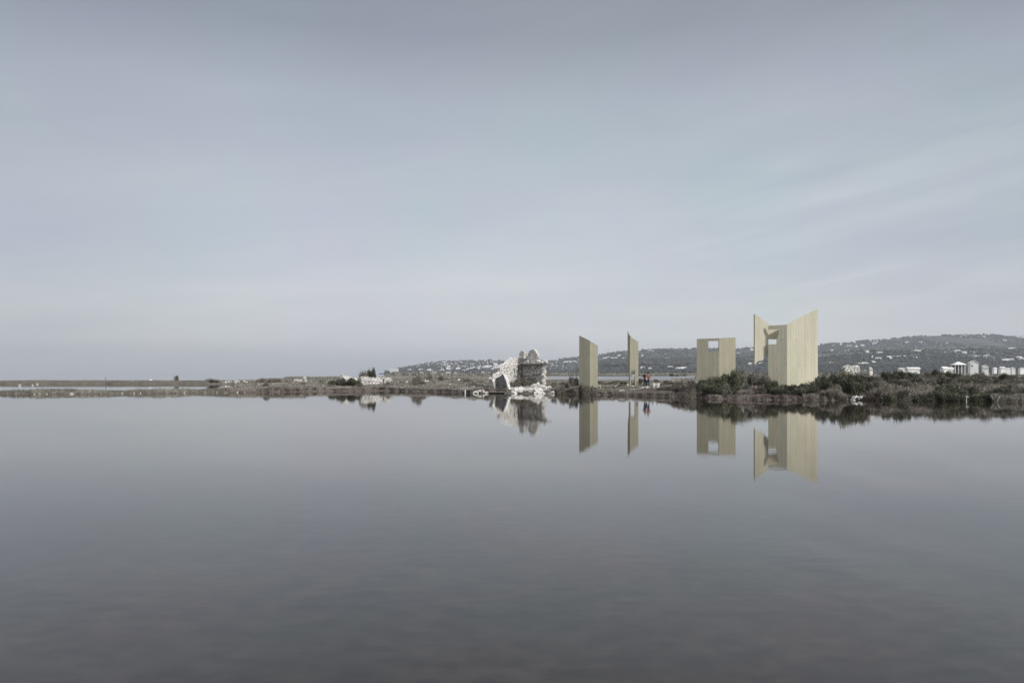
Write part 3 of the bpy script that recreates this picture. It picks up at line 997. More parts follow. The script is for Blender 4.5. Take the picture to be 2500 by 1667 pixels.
# big bushes round the right hand timber walls (px, D, top y, width px, kind)
ORD = ['first', 'second', 'third', 'fourth', 'fifth', 'sixth', 'seventh', 'eighth', 'ninth', 'tenth', 'eleventh', 'twelfth', 'thirteenth', 'fourteenth', 'fifteenth', 'sixteenth']
def row(lst, label, group, name='bush'):
    for i, (px, D, yt, w, kd) in enumerate(sorted(lst)):
        put_bush(kd, px, D, yt, w, label + ', ' + ORD[i] + ' from the left', group, name)


row([(1655, 71.5, 936, 50, 'grey'), (1682, 70.5, 929, 46, 'twig'), (1690, 72, 926, 50, 'grey'), (1668, 73.5, 927, 44, 'twig'), (1640, 73, 940, 44, 'grey'), (1622, 74, 943, 40, 'twig')],
    'greyish twiggy bush at the left foot of the thicket', 'grey bushes at the left end of the thicket')
row([(1722, 69, 921, 56, 'dark'), (1745, 69.2, 914, 56, 'dark'), (1768, 69, 906, 52, 'dark'), (1790, 69.3, 896, 46, 'dark'), (1712, 68, 932, 46, 'dark')],
    'dark leafy bush under the wall with the square window', 'dark bushes under the window wall')
row([(1808, 70, 900, 46, 'grey'), (1830, 69, 908, 46, 'grey'), (1852, 69.5, 912, 46, 'grey'), (1868, 68.5, 912, 36, 'grey'), (1846, 72, 909, 40, 'twig')],
    'grey green bush between the window wall and the tall folded wall', 'bushes between the two right timber walls')
row([(1690, 65.6, 943, 40, 'grey'), (1735, 65.6, 934, 56, 'dark'), (1765, 65.2, 930, 60, 'dark'), (1795, 65, 936, 50, 'dark'), (1825, 65, 934, 50, 'grey'), (1850, 64.5, 937, 46, 'twig'), (1820, 64, 948, 40, 'twig')],
    'bush in the front row left of the tall folded wall', 'front row bushes left of the folded wall')
row([(1872, 64.3, 925, 44, 'dark'), (1893, 63.8, 927, 40, 'dark'), (1912, 63.6, 937, 46, 'dark'), (1938, 63.4, 937, 46, 'dark'), (1965, 63.2, 934, 50, 'dark'), (1988, 63.2, 931, 50, 'dark'), (1950, 62.3, 945, 60, 'dark'), (1905, 62.5, 945, 56, 'dark'), (1990, 61.8, 944, 44, 'dark')],
    'dark bush before the tall folded wall', 'dark bushes before the folded wall')
row([(2012, 64, 913, 50, 'dark'), (2035, 65, 905, 56, 'dark'), (2062, 64.5, 903, 60, 'dark'), (2090, 64, 906, 60, 'dark'), (2110, 63.5, 912, 44, 'dark'), (2075, 62.5, 925, 70, 'dark'), (2105, 62.3, 935, 40, 'dark'), (2045, 62.3, 935, 50, 'grey')],
    'tall green bush right of the tall folded wall', 'tall bushes right of the folded wall')
row([(2015, 60.8, 948, 34, 'twig'), (2035, 60.8, 945, 40, 'twig'), (2052, 61, 956, 34, 'twig')],
    'pale dry bush by the white stones at the water', 'pale dry bushes by the water')
row([(2140, 70, 915, 44, 'grey'), (2165, 73, 905, 50, 'dark'), (2190, 72, 902, 56, 'dark'), (2212, 72, 905, 50, 'dark'), (2235, 74, 904, 44, 'grey'), (2262, 76, 902, 40, 'grey'), (2280, 75, 899, 40, 'dark')],
    'dark bush in the back row behind the pale grass bank', 'back row bushes behind the grass bank')
row([(2305, 72, 905, 50, 'dark'), (2330, 72, 905, 54, 'dark'), (2355, 74, 911, 44, 'grey'), (2385, 84, 905, 40, 'grey'), (2375, 86, 911, 36, 'grey'), (2425, 70, 913, 54, 'dark'), (2450, 69, 912, 50, 'dark'), (2480, 72, 915, 60, 'grey'), (2520, 70, 912, 60, 'dark'), (2570, 68, 914, 60, 'grey')],
    'dark bush in front of the white houses', 'bushes before the white houses')
row([(2160, 60.5, 952, 50, 'twig'), (2190, 61, 946, 60, 'twig'), (2215, 60.6, 948, 50, 'grey'), (2245, 60.4, 950, 60, 'twig'), (2135, 60.6, 945, 40, 'twig'), (2280, 60, 952, 56, 'grey'), (2170, 59.8, 962, 40, 'dark'), (2235, 59.6, 960, 60, 'dark'), (2275, 59.3, 958, 60, 'dark'), (2210, 59.6, 962, 40, 'grey')],
    'overhanging shrub on the grassy bank right of the white stones', 'shrubs on the grassy bank')
row([(2320, 59.8, 935, 80, 'dark'), (2345, 60.5, 928, 80, 'grey'), (2310, 59, 948, 60, 'dark'), (2365, 59.5, 942, 60, 'dark'), (2390, 60.5, 932, 70, 'grey'), (2415, 60, 938, 70, 'twig'), (2440, 59.3, 944, 70, 'dark'), (2455, 58.6, 952, 80, 'dark'), (2470, 60.5, 930, 70, 'grey'),
     (2500, 59, 940, 70, 'grey'), (2530, 58.5, 945, 80, 'dark'), (2385, 58.6, 957, 60, 'dark'), (2420, 58.4, 958, 60, 'dark'), (2350, 58.7, 958, 50, 'dark'), (2580, 58, 940, 90, 'grey')],
    'overhanging bush at the water below the white houses', 'shore bushes at the right edge')
row([(2145, 66, 925, 50, 'grey'), (2175, 67, 922, 56, 'dark'), (2205, 66, 926, 56, 'grey'), (2240, 67, 922, 56, 'dark'), (2275, 66, 918, 60, 'grey'), (2160, 78, 909, 50, 'dark'), (2225, 82, 908, 56, 'dark'), (2128, 74, 912, 40, 'dark')],
    'mottled bush in the middle of the right hand thicket', 'middle row of the thicket')
row([(2300, 66, 916, 60, 'dark'), (2330, 65, 920, 60, 'grey'), (2365, 66, 918, 60, 'dark'), (2400, 65, 916, 60, 'grey'), (2435, 65, 921, 60, 'dark'), (2470, 66, 922, 60, 'grey'), (2500, 64, 924, 60, 'dark'), (2405, 80, 911, 50, 'grey'), (2455, 84, 911, 56, 'dark'), (2535, 64, 922, 60, 'grey')],
    'olive bush halfway up the bank below the houses', 'middle row below the houses')
# small tufted shrubs over the whole marsh
rs = random.Random(5)
for i in range(46):
    p_ = rs.uniform(600, 1240) if i % 3 else rs.uniform(1340, 1700)
    d_ = float(shoreD(p_)) + 2 + 45 * rs.random() ** 1.6
    if 1520 < p_ < 1620 and d_ < 90: continue
    if 1195 < p_ < 1345: continue
    zz = float(ground(p_, d_))
    if zz < .05: continue
    put_bush('grey' if rs.random() < .8 else 'twig', p_, d_, HY - (zz + rs.uniform(.35, .8) - H) * F / d_, rs.uniform(18, 40),
             'low tufted shrub scattered on the open marsh, lower than the named bushes around it', 'tufted shrubs on the marsh', 'shrub', 'shrub')
# bushes elsewhere
put_bush('grey', 890, 101, 901, 42, 'pale leafless bush left of the dark evergreen by the low wall', name='bush')
put_bush('grey', 432, 157, 914.5, 16, 'lone small grey green tree on the levee left of the dark mound', name='shrub')
put_bush('grey', 515, 150, 923.5, 42, 'low rounded dark mound of brush beside the pond', name='brush_mound', cat='brush mound', z0=.35)
for i, (p, D, y, w) in enumerate(sorted([(640, 125, 922, 36), (660, 122, 923, 34), (680, 120, 923, 34), (700, 120, 926, 30)])):
    put_bush('grey', p, D, y, w, 'olive scrub bush left of the reed line, ' + ORD[i] + ' from the left', 'scrub left of the reeds')
for i, (p, D, y, w) in enumerate(sorted([(838, 98, 921, 40), (862, 97, 921, 40), (815, 98, 925, 36), (875, 96, 925, 26)])):
    put_bush('dark', p, D, y, w, 'dark bush heaped against the left end of the low stone wall, ' + ORD[i] + ' from the left', 'dark bushes left of the low wall')
for i, (p, D, y, w) in enumerate(sorted([(1020, 96, 915, 34), (1050, 140, 914, 22), (1076, 150, 915, 24), (1030, 95.5, 930, 30), (1012, 94, 934, 30), (948, 98, 929, 20), (1112, 120, 929, 40), (1140, 115, 931, 40), (1170, 110, 929, 40)])):
    put_bush('grey', p, D, y, w, 'dull brown bush on the marsh left of the ruin, ' + ORD[i] + ' from the left', 'marsh bushes left of the ruin')
for i, (p, D, y, w) in enumerate(sorted([(1278, 86.2, 919, 46), (1300, 85.6, 917, 42), (1262, 85, 924, 40), (1252, 84.2, 930, 36), (1290, 84.9, 926, 40)])):
    put_bush('grey', p, D, y, w, 'olive bush growing inside the ruined house, ' + ORD[i] + ' from the left', 'bushes inside the ruin')
for i, (p, D, y, w) in enumerate(sorted([(1398, 86, 915, 26), (1408, 84, 917, 22), (1385, 82, 929, 26), (1350, 84, 930, 26), (1430, 76.3, 936, 30), (1446, 76.3, 937, 26), (1419, 76.5, 935, 22), (1372, 78, 934, 26)])):
    put_bush('grey', p, D, y, w, 'tufted bush around the foot of the leftmost timber wall, ' + ORD[i] + ' from the left', 'bushes round the leftmost timber wall')
for i, (p, D, y, w) in enumerate(sorted([(1492, 92, 931, 26), (1521, 90, 930, 26), (1548, 88, 934, 18), (1562, 86, 934, 24)])):
    put_bush('dark', p, D, y, w, 'low dark bush on the stony ground behind the narrow timber wall, ' + ORD[i] + ' from the left', 'low bushes on the stony ground')
for i, (p, D, y, w) in enumerate(sorted([(1626, 92, 926, 24), (1640, 90, 931, 30), (1660, 90, 931, 30), (1618, 84, 936, 24)])):
    put_bush('grey', p, D, y, w, 'low brown bush right of the white tubs, ' + ORD[i] + ' from the left', 'low bushes right of the tubs')
for p, D, y, w in [(1640, 540, 911.5, 14), (1652, 540, 913.5, 12), (1672, 540, 914, 10)]:
    put_bush('dark', p, D, y, w, 'dark bush on the far bank of the channel', 'bushes on the far bank', z0=.1)


# trees
def tree(px, D, ytop, wpx, z0, label, group=None, name='tree', slim=False, th=.3):
    root = empty(name, (wx(px, D), D, z0), random.uniform(0, 6))
    hgt = wz(ytop, D) - z0; w = wpx / F * D / 2
    b_ = BK['dark%d' % random.randint(0, 3)]
    cr = bpy.data.objects.new('crown', b_['mesh']); C.objects.link(cr); cr.parent = root
    cr.scale = (w, w, hgt * (1 - th * .6)); cr.location = (0, 0, hgt * th * .6)
    tk = link('trunk', MB().tube((0, 0, -.3), (0, 0, hgt * .6), w * .09, w * .04, 7).tube((0, 0, hgt * .3), (w * .4, 0, hgt * .6), w * .04, w * .02, 6).mesh('trunk'), M_bark, root)
    L(root, label, 'tree', group)


put_bush('dark', 905, 101, 897, 27, 'dark round evergreen tree standing behind the low stone wall', name='evergreen_tree', cat='tree')
put_bush('dark', 912, 102, 901, 16, 'small dark evergreen tucked against the right side of the round evergreen', name='evergreen_tree', cat='tree')
for p, y0, y1, w in [(2366, 857, 848, 8), (2372, 858, 847, 8), (2378, 858, 848, 9), (2393, 859, 849, 7), (2397, 860, 850, 6)]:
    X, Y, Z = hill_at(p, y0, 'near'); tree(p, Y, y1, w, Z, 'dark cypress like tree above the small gabled house', 'trees above the gabled houses', 'cypress', th=.1)
for p, y0, y1, w in [(2103, 855, 851, 6), (2110, 862, 855, 8), (2130, 858, 852, 8), (2135, 857, 852, 6)]:
    X, Y, Z = hill_at(p, max(y0, 859), 'near'); tree(p, Y, y1, w, Z, 'dark tree on the brow above the broken walls', 'trees above the broken walls', 'hill_tree', th=.1)

# ------------------------------------------------------------------ walls from outlines
class Plane:
    """a vertical plane from (px0,D0) to (px1,D1)"""
    def __init__(s, px0, D0, px1, D1):
        s.a = Vector((wx(px0, D0), D0)); s.b = Vector((wx(px1, D1), D1))
        s.u = (s.b - s.a).normalized()
        s.rz = math.atan2(s.u.y, s.u.x)

    def sz(s, px, py):
        k = (px - CX) / F
        t = (k * s.a.y - s.a.x) / (s.u.x - k * s.u.y)
        Y = s.a.y + t * s.u.y
        return (t, wz(py, Y))


def rough_loop(loop, step, amp, seed):
    r = random.Random(seed)
    out = []
    n = len(loop)
    for i in range(n):
        p, q = loop[i], loop[(i + 1) % n]
        L_ = math.hypot(q[0] - p[0], q[1] - p[1])
        k = max(1, int(L_ / step))
        for j in range(k):
            t = j / k
            out.append((p[0] + (q[0] - p[0]) * t + r.uniform(-amp, amp), p[1] + (q[1] - p[1]) * t + r.uniform(-amp, amp)))
    return out


def prism(name, pl, loops_px, thick, m, parent, jag=0, seed=1, yoff=0, raw=False):
    loops = [[pl.sz(*p) for p in lp] if not raw else lp for lp in loops_px]
    if jag: loops = [rough_loop(lp, .28, jag, seed + i) for i, lp in enumerate(loops)]
    tris = tessellate_polygon([[Vector((p[0], p[1], 0)) for p in lp] for lp in loops])
    flat = [p for lp in loops for p in lp]
    n = len(flat)
    bm = bmesh.new()
    f = [bm.verts.new((p[0], yoff, p[1])) for p in flat]
    r = random.Random(seed)
    k = [bm.verts.new((p[0], yoff + thick + (r.uniform(-jag, jag) if jag else 0), p[1])) for p in flat]
    for t in tris:
        try:
            bm.faces.new([f[i] for i in t]); bm.faces.new([k[i] for i in reversed(t)])
        except ValueError: pass
    o = 0
    for lp in loops:
        c = len(lp)
        for i in range(c):
            a, b_ = o + i, o + (i + 1) % c
            bm.faces.new((f[a], f[b_], k[b_], k[a]))
        o += c
    bmesh.ops.recalc_face_normals(bm, faces=bm.faces)
    me = bpy.data.meshes.new(name); bm.to_mesh(me); bm.free()
    ob = link(name, me, m, parent)
    ob.location = (pl.a.x, pl.a.y, 0)
    ob.rotation_euler = (0, 0, pl.rz)
    if parent: ob.location = ob.location - parent.location
    return ob


# --- timber walls
T1 = empty('timber_wall', (wx(1438, 77.5), 77.5, 0))
p = Plane(1414, 78.2, 1440, 77.6)
prism('left_leaf', p, [[(1414, 819), (1440, 831.5), (1440, 945), (1414, 945)]], .12, M_timber_old, T1)
p = Plane(1440, 77.6, 1459.5, 77.9)
prism('right_leaf', p, [[(1440, 831.5), (1459.5, 844), (1459.5, 945), (1440, 945)]], .12, M_timber_old, T1)
L(T1, 'leftmost folded timber wall of vertical boards with a slanting top, closed without any opening', 'timber wall')

T2 = empty('timber_wall', (wx(1545, 79), 79, 0))
p = Plane(1532, 79.4, 1538, 78.9)
prism('left_leaf', p, [[(1532, 808), (1534.5, 815), (1538, 820), (1538, 943), (1535, 943), (1535, 912), (1532.5, 888)]], .12, M_timber_old, T2)
p = Plane(1538, 78.9, 1558.5, 79.2)
prism('right_leaf', p, [[(1538, 820), (1545, 826), (1558.5, 834), (1558.5, 943), (1550.3, 943), (1550.3, 903), (1540, 903), (1540, 943), (1538, 943)]], .14, M_timber_old, T2)
prism('lintel', p, [[(1540, 903.2), (1550.3, 903.2), (1550.3, 907.4), (1540, 907.4)]], .1, M_wood_grey, T2, yoff=.05)
L(T2, 'narrow timber wall with a sharp pointed top and a doorway at its foot beside the two people', 'timber wall')

T3 = empty('timber_wall', (wx(1756, 69.5), 69.5, 0))
p = Plane(1701, 70.3, 1756, 69.7)
prism('left_leaf', p, [[(1701, 827.2), (1756, 825.5), (1756, 940), (1701, 940)], [(1729.4, 832.5), (1729.4, 859), (1754.8, 856.5), (1754.8, 832)]], .14, M_timber_old, T3)
p = Plane(1756, 69.7, 1795.8, 70.4)
prism('right_leaf', p, [[(1756, 825.5), (1795.8, 823.2), (1795.8, 940), (1756, 940)]], .14, M_timber_old, T3)
L(T3, 'wide folded timber wall with a flat top and a square window opening', 'timber wall')

T4 = empty('timber_wall', (wx(1922, 69.0), 69.0, 0))
p = Plane(1875.3, 70.0, 1921.7, 69.2)
prism('left_leaf', p, [[(1875.3, 795.5), (1921.7, 792.3), (1921.7, 955), (1875.3, 955), (1875.3, 840.5), (1895.2, 840.5), (1895.8, 829), (1901.3, 816), (1901.3, 803.3), (1875.3, 804.6)]], .16, M_timber, T4)
p = Plane(1921.7, 69.2, 1996.5, 71.0)
prism('right_leaf', p, [[(1921.7, 792.3), (1996.5, 754), (1996.5, 955), (1921.7, 955)]], .16, M_timber, T4)
p = Plane(1842.6, 69.95, 1915, 71.1)
prism('back_wing', p, [[(1842.6, 767), (1854, 774), (1866, 782), (1879, 793), (1915, 799), (1915, 950), (1884, 950), (1884, 866), (1878, 864), (1873, 868), (1868, 872.5), (1864, 877.5), (1859, 881), (1855, 880), (1851, 881.5), (1847, 886), (1842.6, 890)],
                       [(1875.8, 828), (1875.8, 840.5), (1899, 840.5), (1899, 828)]], .16, M_timber, T4)
L(T4, 'tallest folded timber wall with rising top, a notched window and a wing behind it', 'timber wall')

# ------------------------------------------------------------------ the ruin
RU = empty('stone_ruin', (wx(1272, 86), 86, 0))
pw = Plane(1212, 83.6, 1273, 88.2)      # sunlit wall, left-near to right-far
prism('side_wall', pw, [[(1201, 925), (1203, 921), (1208, 921), (1213, 915), (1214, 911), (1219, 909), (1221, 902), (1219.5, 897), (1222, 893), (1228, 889), (1235, 887), (1241, 882), (1247, 880), (1251, 876), (1256, 873.5), (1268, 872.8), (1273, 873),
                         (1273, 950), (1270.5, 950), (1270.5, 893), (1264.5, 893), (1259.5, 950), (1245, 950), (1230, 950), (1208, 950)]], .5, M_plaster, RU, jag=.09, seed=3)
prism('doorway_shade', pw, [[(1262, 893.5), (1270.5, 893.5), (1266, 921), (1259, 921)]], .12, M_stone_dk, RU, yoff=.35)  # dark sheet in the doorway slot, standing in for its shade
pb = Plane(1273, 88.2, 1326, 85.5)      # shaded wall, to the right and nearer
prism('back_wall', pb, [[(1273, 888.5), (1323, 888.5), (1324, 896), (1324.5, 910), (1325, 918), (1324, 930), (1326, 950), (1273, 950)]], .62, M_stone, RU, jag=.05, seed=5)
prism('upper_wall', pb, [[(1270, 887.5), (1270.5, 873.5), (1281, 873.2), (1283, 868), (1285, 868.5), (1288, 873), (1288.5, 862), (1291, 857), (1295, 853.5), (1300, 853.2), (1304, 856), (1307, 861), (1308.5, 872), (1312, 882), (1318, 887.5)]], .55, M_stone, RU, jag=.04, seed=6, yoff=.05)
pc = Plane(1268, 87.4, 1279.3, 86.9)
ch = prism('chimney', pc, [[(1269, 858.5), (1271, 856.5), (1279, 856.5), (1279.3, 874.5), (1268, 874.5), (1268, 862)]], .62, M_stone, RU, jag=.03, seed=7)
# floor slab with broken edge, and roof beams under it
prism('floor_slab', Plane(1271, 87.5, 1334, 84.3), [[(1271, 884.2), (1290, 885.2), (1310, 885.8), (1336, 885.6), (1336, 887.0), (1310, 888.6), (1271, 887.6)]], 1.0, M_stone, RU, jag=.03, seed=8)
for i in range(9):
    t = i / 8
    px = 1277 + 46 * t; D = 87.6 - 2.7 * t
    a = Vector((wx(px, D), D, wz(889, D))) - RU.location
    link('beam', MB().tube(a, a + Vector((-.55, -.5, -.1 - .5 * (i % 3 == 1))), .07, .06, 6).mesh('beam'), M_wood_dark, RU)
for px, D, y0, y1 in [(1263.8, 86.6, 884, 921), (1273.4, 87.4, 890, 921), (1256, 85.8, 898, 908)]:
    x = wx(px, D) - RU.location.x
    link('pole', MB().tube((x, D - RU.location.y, wz(y1, D)), (x + .05, D - RU.location.y, wz(y0, D)), .05, .04, 6).mesh('pole'), M_wood_dark, RU)
# horizontal string of stones in the shaded wall
prism('ledge', pb, [[(1274, 911.5), (1286, 912.5), (1300, 914.2), (1320, 910.6), (1320, 911.6), (1300, 916.4), (1286, 916.4), (1274, 914)]], .25, M_stone, RU, jag=.03, seed=12, yoff=-.2)
# triangular stub on the left
ps = Plane(1202, 83.8, 1238, 82.2)
prism('gable_stub', ps, [[(1202, 930), (1208, 925), (1215, 922), (1222, 916), (1227.5, 912.5), (1231, 922), (1235, 936), (1238.5, 950), (1200, 950)]], .4, M_stone_dk, RU, jag=.09, seed=9)  # shade of the front face put into a darker stone colour
ob = prism('stub_lit_end', ps, [[(1228, 912), (1230.5, 915.5), (1236.5, 930), (1242, 950), (1239, 950), (1235.6, 936), (1231.6, 922)]], .42, M_plaster, RU, jag=.04, seed=10, yoff=-.02)  # added pale strip, the sunlit end face put into the stone colour
L(RU, 'roofless ruined stone house with a standing chimney at the edge of the water', 'ruin')

# loose stones -------------------------------------------------------
def stone_mesh(seed, flat=.7):
    r = random.Random(seed)
    bm = bmesh.new()
    bmesh.ops.create_cube(bm, size=1.6)
    bmesh.ops.subdivide_edges(bm, edges=bm.edges[:], cuts=1)
    for v in bm.verts:
        n_ = v.co.normalized()
        v.co = v.co * .55 + n_ * .5
        v.co.x *= r.uniform(.85, 1.2); v.co.y *= r.uniform(.85, 1.15); v.co.z *= flat * r.uniform(.85, 1.15)
    bmesh.ops.bevel(bm, geom=bm.edges[:], offset=.05, segments=1, affect='EDGES')
    me = bpy.data.meshes.new('stone'); bm.to_mesh(me); bm.free()
    me.materials.append(M_rock)
    return me


ST = [stone_mesh(i, .62 + .1 * (i % 3)) for i in range(7)]


def stone(px, D, z, r, label, group=None, name='stone', cat='stone'):
    o = bpy.data.objects.new(name, random.choice(ST)); C.objects.link(o)
    o.location = (wx(px, D), D, z)
    o.rotation_euler = (random.uniform(-.5, .5), random.uniform(-.5, .5), random.uniform(0, 6.28))
    k = random.uniform(.8, 1.25)
    o.scale = (r * k, r / k, r * random.uniform(.75, 1.05))
    L(o, label, cat, group)
    return o


lab = 'white stone in the rubble heap spilling from the ruin into the water'
for i in range(140):
    t = random.random() ** .9
    px = random.triangular(1247, 1348, 1312) if random.random() < .6 else random.uniform(1247, 1348)
    D = 80.2 + 4.2 * t
    z = float(ground(px, D))
    stone(px, D, max(z, -.05) + .1, random.uniform(.19, .37) * (1 if D < 83 else .85), lab, 'stones of the rubble heap')
for px, D, r in [(1341, 83, .32), (1343, 82, .3), (1348, 81.8, .26)]:
    stone(px, D, float(ground(px, D)) + .25, r, 'large pale block at the right end of the rubble heap', 'large blocks right of the heap')
# stones on top of the ledge and on the broken wall end
for px, py, D, r in [(1330, 884, 84.6, .2), (1333, 882.5, 84.5, .22), (1322, 884, 85.3, .2), (1288, 882.5, 86.8, .18), (1283, 883.2, 87.0, .14), (1316, 882.5, 85.6, .16), (1303.5, 852, 86.6, .14), (1311, 862, 86.3, .2), (1313, 868, 86.2, .2), (1314, 875, 86, .2), (1309, 857, 86.4, .18)]:
    stone(px, D, wz(py, D), r, 'pale stone lying on the top of the ruined walls', 'stones on the wall tops')
for k in range(20):
    py = 890 + k * 2.1
    px = 1328.2 + 1.8 * math.sin(k * .9) + (0 if py < 912 else (py - 912) * .06)
    D = 85.0
    stone(px + random.uniform(-1.5, 1.5), D, wz(py, D), random.uniform(.17, .25), 'white stone in the broken right hand edge of the ruin', 'stones of the broken wall edge')
# stones low on the left of the ruin and along the shore
for px, D, r in [(1160, 81.6, .34), (1164, 81.3, .3), (1168, 81.8, .28), (1172, 81.3, .3), (1177, 81.6, .3), (1181, 81.4, .22), (1186, 81.3, .2), (1190, 81.5, .16), (1163, 80.7, .2)]:
    stone(px, D, max(float(ground(px, D)), 0) + .1, r * .75, 'pale stone in the low bank left of the sluice beam', 'stones left of the beam')
for px, D, r in [(1155, 86, .3), (1158, 86.2, .22), (1184, 89, .34), (1190, 89, .34), (1195, 89.2, .28), (1098, 96, .3), (1102, 97, .3), (1210, 83.4, .16), (1221, 83.2, .16)]:
    stone(px, D, float(ground(px, D)) + .22, r * .65, 'pale boulder in the scrub left of the ruin', 'boulders left of the ruin')
for px, D, r in [(993, 112, .34), (1038, 122, .5), (1044, 122, .4), (1120, 150, .6)]:
    stone(px, D, float(ground(px, D)) + .4, r * .55, 'pale stone on the open marsh between the low wall and the ruin', 'stones on the marsh')
for px, r in [(96, .2), (115, .13), (175, .26), (298, .25), (327, .14), (343, .12), (449, .17), (529, .1), (580, .15), (84, .12)]:
    D = float(shoreD(px)) + .3
    stone(px, D, .07, r * .6, 'small white stone at the foot of the narrow grassy strip', 'white stones on the strip')
for px, py, r in [(1515, 957, .2), (1518, 954.5, .22), (1521, 955, .2), (1478, 953.5, .12), (1570, 948, .16), (1575, 950, .2), (1579, 951, .25), (1583, 950, .22), (1578, 948.5, .2), (1565, 950, .12), (1562, 953, .1)]:
    D = 76.5 if px > 1540 else 76
    stone(px, D, float(ground(px, D)) + .12, r, 'whitish stone on the bank in front of the two people', 'stones in front of the people')
for i in range(24):
    px = random.uniform(1478, 1530) if i % 2 else random.uniform(1532, 1560)
    D = random.uniform(84, 92)
    stone(px, D, float(ground(px, D)) + .05, random.uniform(.1, .26), 'stone strewn over the flat ground between the two left timber walls', 'stones between the two left walls')
for i in range(24):
    px = random.uniform(2077, 2126); D = float(shoreD(px)) + random.uniform(-.5, .8)
    stone(px, D, random.uniform(.02, .3), random.uniform(.08, .17), 'white stone in the small heap at the water below the green bush', 'stones at the water below the bush')

# ------------------------------------------------------------------ low wall and other stone remains
LW = empty('low_stone_wall', (wx(915, 98), 98, 0))
p = Plane(882, 97, 935, 99.5)
prism('wall', p, [[(882, 920.5), (890, 918.5), (896, 920), (915, 921), (930, 922), (935, 922.5), (935, 945), (882, 945)]], .5, M_stone, LW, jag=.04, seed=21)
p = Plane(939, 99.5, 957, 100.5)
prism('end_wall', p, [[(938, 922), (948, 920.5), (956, 924), (957, 928), (954, 932), (948, 945), (938, 945)]], .5, M_stone, LW, jag=.05, seed=22)
L(LW, 'long low pale stone wall with a gap, in front of the evergreen tree', 'stone wall')
BG = empty('broken_gable', (wx(838, 101), 101, 0))
prism('gable', Plane(832, 101, 872, 103), [[(833, 925), (836, 914), (839, 911.5), (845, 917), (856, 919), (872, 922), (872, 935), (833, 935)]], .4, M_plaster, BG, jag=.04, seed=23)
L(BG, 'small broken white gable rising left of the low stone wall', 'ruin')
DW = empty('dyke_wall', (wx(760, 200), 200, 0))
prism('wall', Plane(690, 201, 862, 200), [[(690, 926.6), (862, 925.6), (862, 934), (690, 934)]], .5, M_plaster, DW, jag=.02, seed=24)
L(DW, 'long thin white dyke wall in front of the left reeds', 'dyke wall')
RW = empty('broken_wall', (wx(2090, 74), 74, 0))
prism('left_wall', Plane(2062, 74.5, 2100, 75.5), [[(2062, 897), (2066, 896.5), (2069, 893), (2074, 892), (2081, 896), (2086, 893.5), (2094, 892), (2099, 894), (2100, 920), (2065, 920)]], .5, M_stone, RW, jag=.04, seed=25)
prism('right_wall', Plane(2101, 75, 2122, 74), [[(2101, 903), (2112, 903), (2117, 900), (2121.5, 896), (2122.5, 920), (2101, 920)]], .5, M_stone, RW, jag=.04, seed=26)
L(RW, 'crumbling pale stone walls showing above the tall green bushes', 'ruin')
# pale stones on the far pond bank
for i in range(16):
    px = random.uniform(538, 604); D = 150 + random.uniform(-6, 10)
    stone(px, 150 + 0 * D, .3 + random.uniform(0, .4), random.uniform(.1, .24), 'pale stone on the far pond bank right of the dark mound', 'stones on the pond bank')

# sluice: dark beam and stone quay left of the rubble
Q = empty('quay', (wx(1220, 81.2), 81.2, 0))
def bxp(px0, px1, y0, y1, D, dep):
    return ((wx((px0 + px1) / 2, D) - Q.location.x, D - Q.location.y + dep / 2, (wz(y0, D) + wz(y1, D)) / 2), (abs(wx(px1 - px0 + CX, D)), dep, abs(wz(y0, D) - wz(y1, D))))
c, d = bxp(1193, 1246, 955.8, 957.2, 80.3, .8); link('top_slab', MB().box(c, d).mesh('top_slab', .02), M_wood_grey, Q)
c, d = bxp(1194, 1230, 957.3, 963, 80.45, .4); link('plank', MB().box(c, d).mesh('plank', .02), M_wood_dark, Q)
c, d = bxp(1230.3, 1245, 957.3, 963, 80.4, .4); link('stone_face', MB().box(c, d).mesh('stone_face', .02), M_stone_dk, Q)
L(Q, 'low quay with a black plank front left of the rubble heap', 'quay')

def sluice(px, D, w, h, label):
    z0 = 0
    root = empty('sluice', (wx(px, D), D, z0), .1)
    s = 1
    link('board', MB().box((w * .15, .1, h * .38), (w * .55, .08, h * .75)).mesh('board', .01), M_wood_dark, root)
    link('board', MB().box((-w * .36, .1, h * .3), (w * .25, .08, h * .55)).mesh('board', .01), M_wood_dark, root)
    link('post', MB().box((-w * .18, 0, h * .42), (.12, .12, h * 1.1)).mesh('post', .01), M_white, root)
    link('post', MB().box((w * .45, 0, h * .4), (.1, .1, h)).mesh('post', .01), M_wood_dark, root)
    link('crossbar', MB().box((w * .1, -.02, h * .93), (w * .8, .1, .08)).mesh('crossbar', .01), M_wood_grey, root)
    L(root, label, 'sluice')
sluice(1082, 87.5, 1.15, .62, 'small wooden sluice gate with a white post at the edge of the marsh')
sluice(1139, 81.2, .85, .5, 'broken sluice boards with a white block left of the low stones')

# white stakes
for i, (px, h) in enumerate([(717.5, .62), (720, .7), (722.5, .66), (725.5, .7), (728, .6), (731, .62), (733, .7), (736.5, .7), (745, 1.0), (747, .7)]):
    D = 132.
    z = float(ground(px, D)) - .1
    o = link('stake', MB().tube((0, 0, 0), (random.uniform(-.15, .15), 0, h + .25), .065, .06, 6).tube((0, 0, h * .6), (.18, 0, h * .7), .03, .03, 5).mesh('stake'), M_white)
    o.location = (wx(px, D), D, z)
    L(o, 'white wooden stake in the row standing on the marsh', 'stake', 'white stakes on the marsh')
D = 132.; root = empty('post_box', (wx(744, D), D, float(ground(744, D))))
link('box', MB().box((0, 0, 1.05), (.45, .4, .35)).mesh('box', .03), M_white, root)
link('pole', MB().tube((0, 0, -.1), (0, 0, .88), .05).mesh('pole'), M_white, root)
L(root, 'white box raised on a pole at the right end of the row of stakes', 'box')
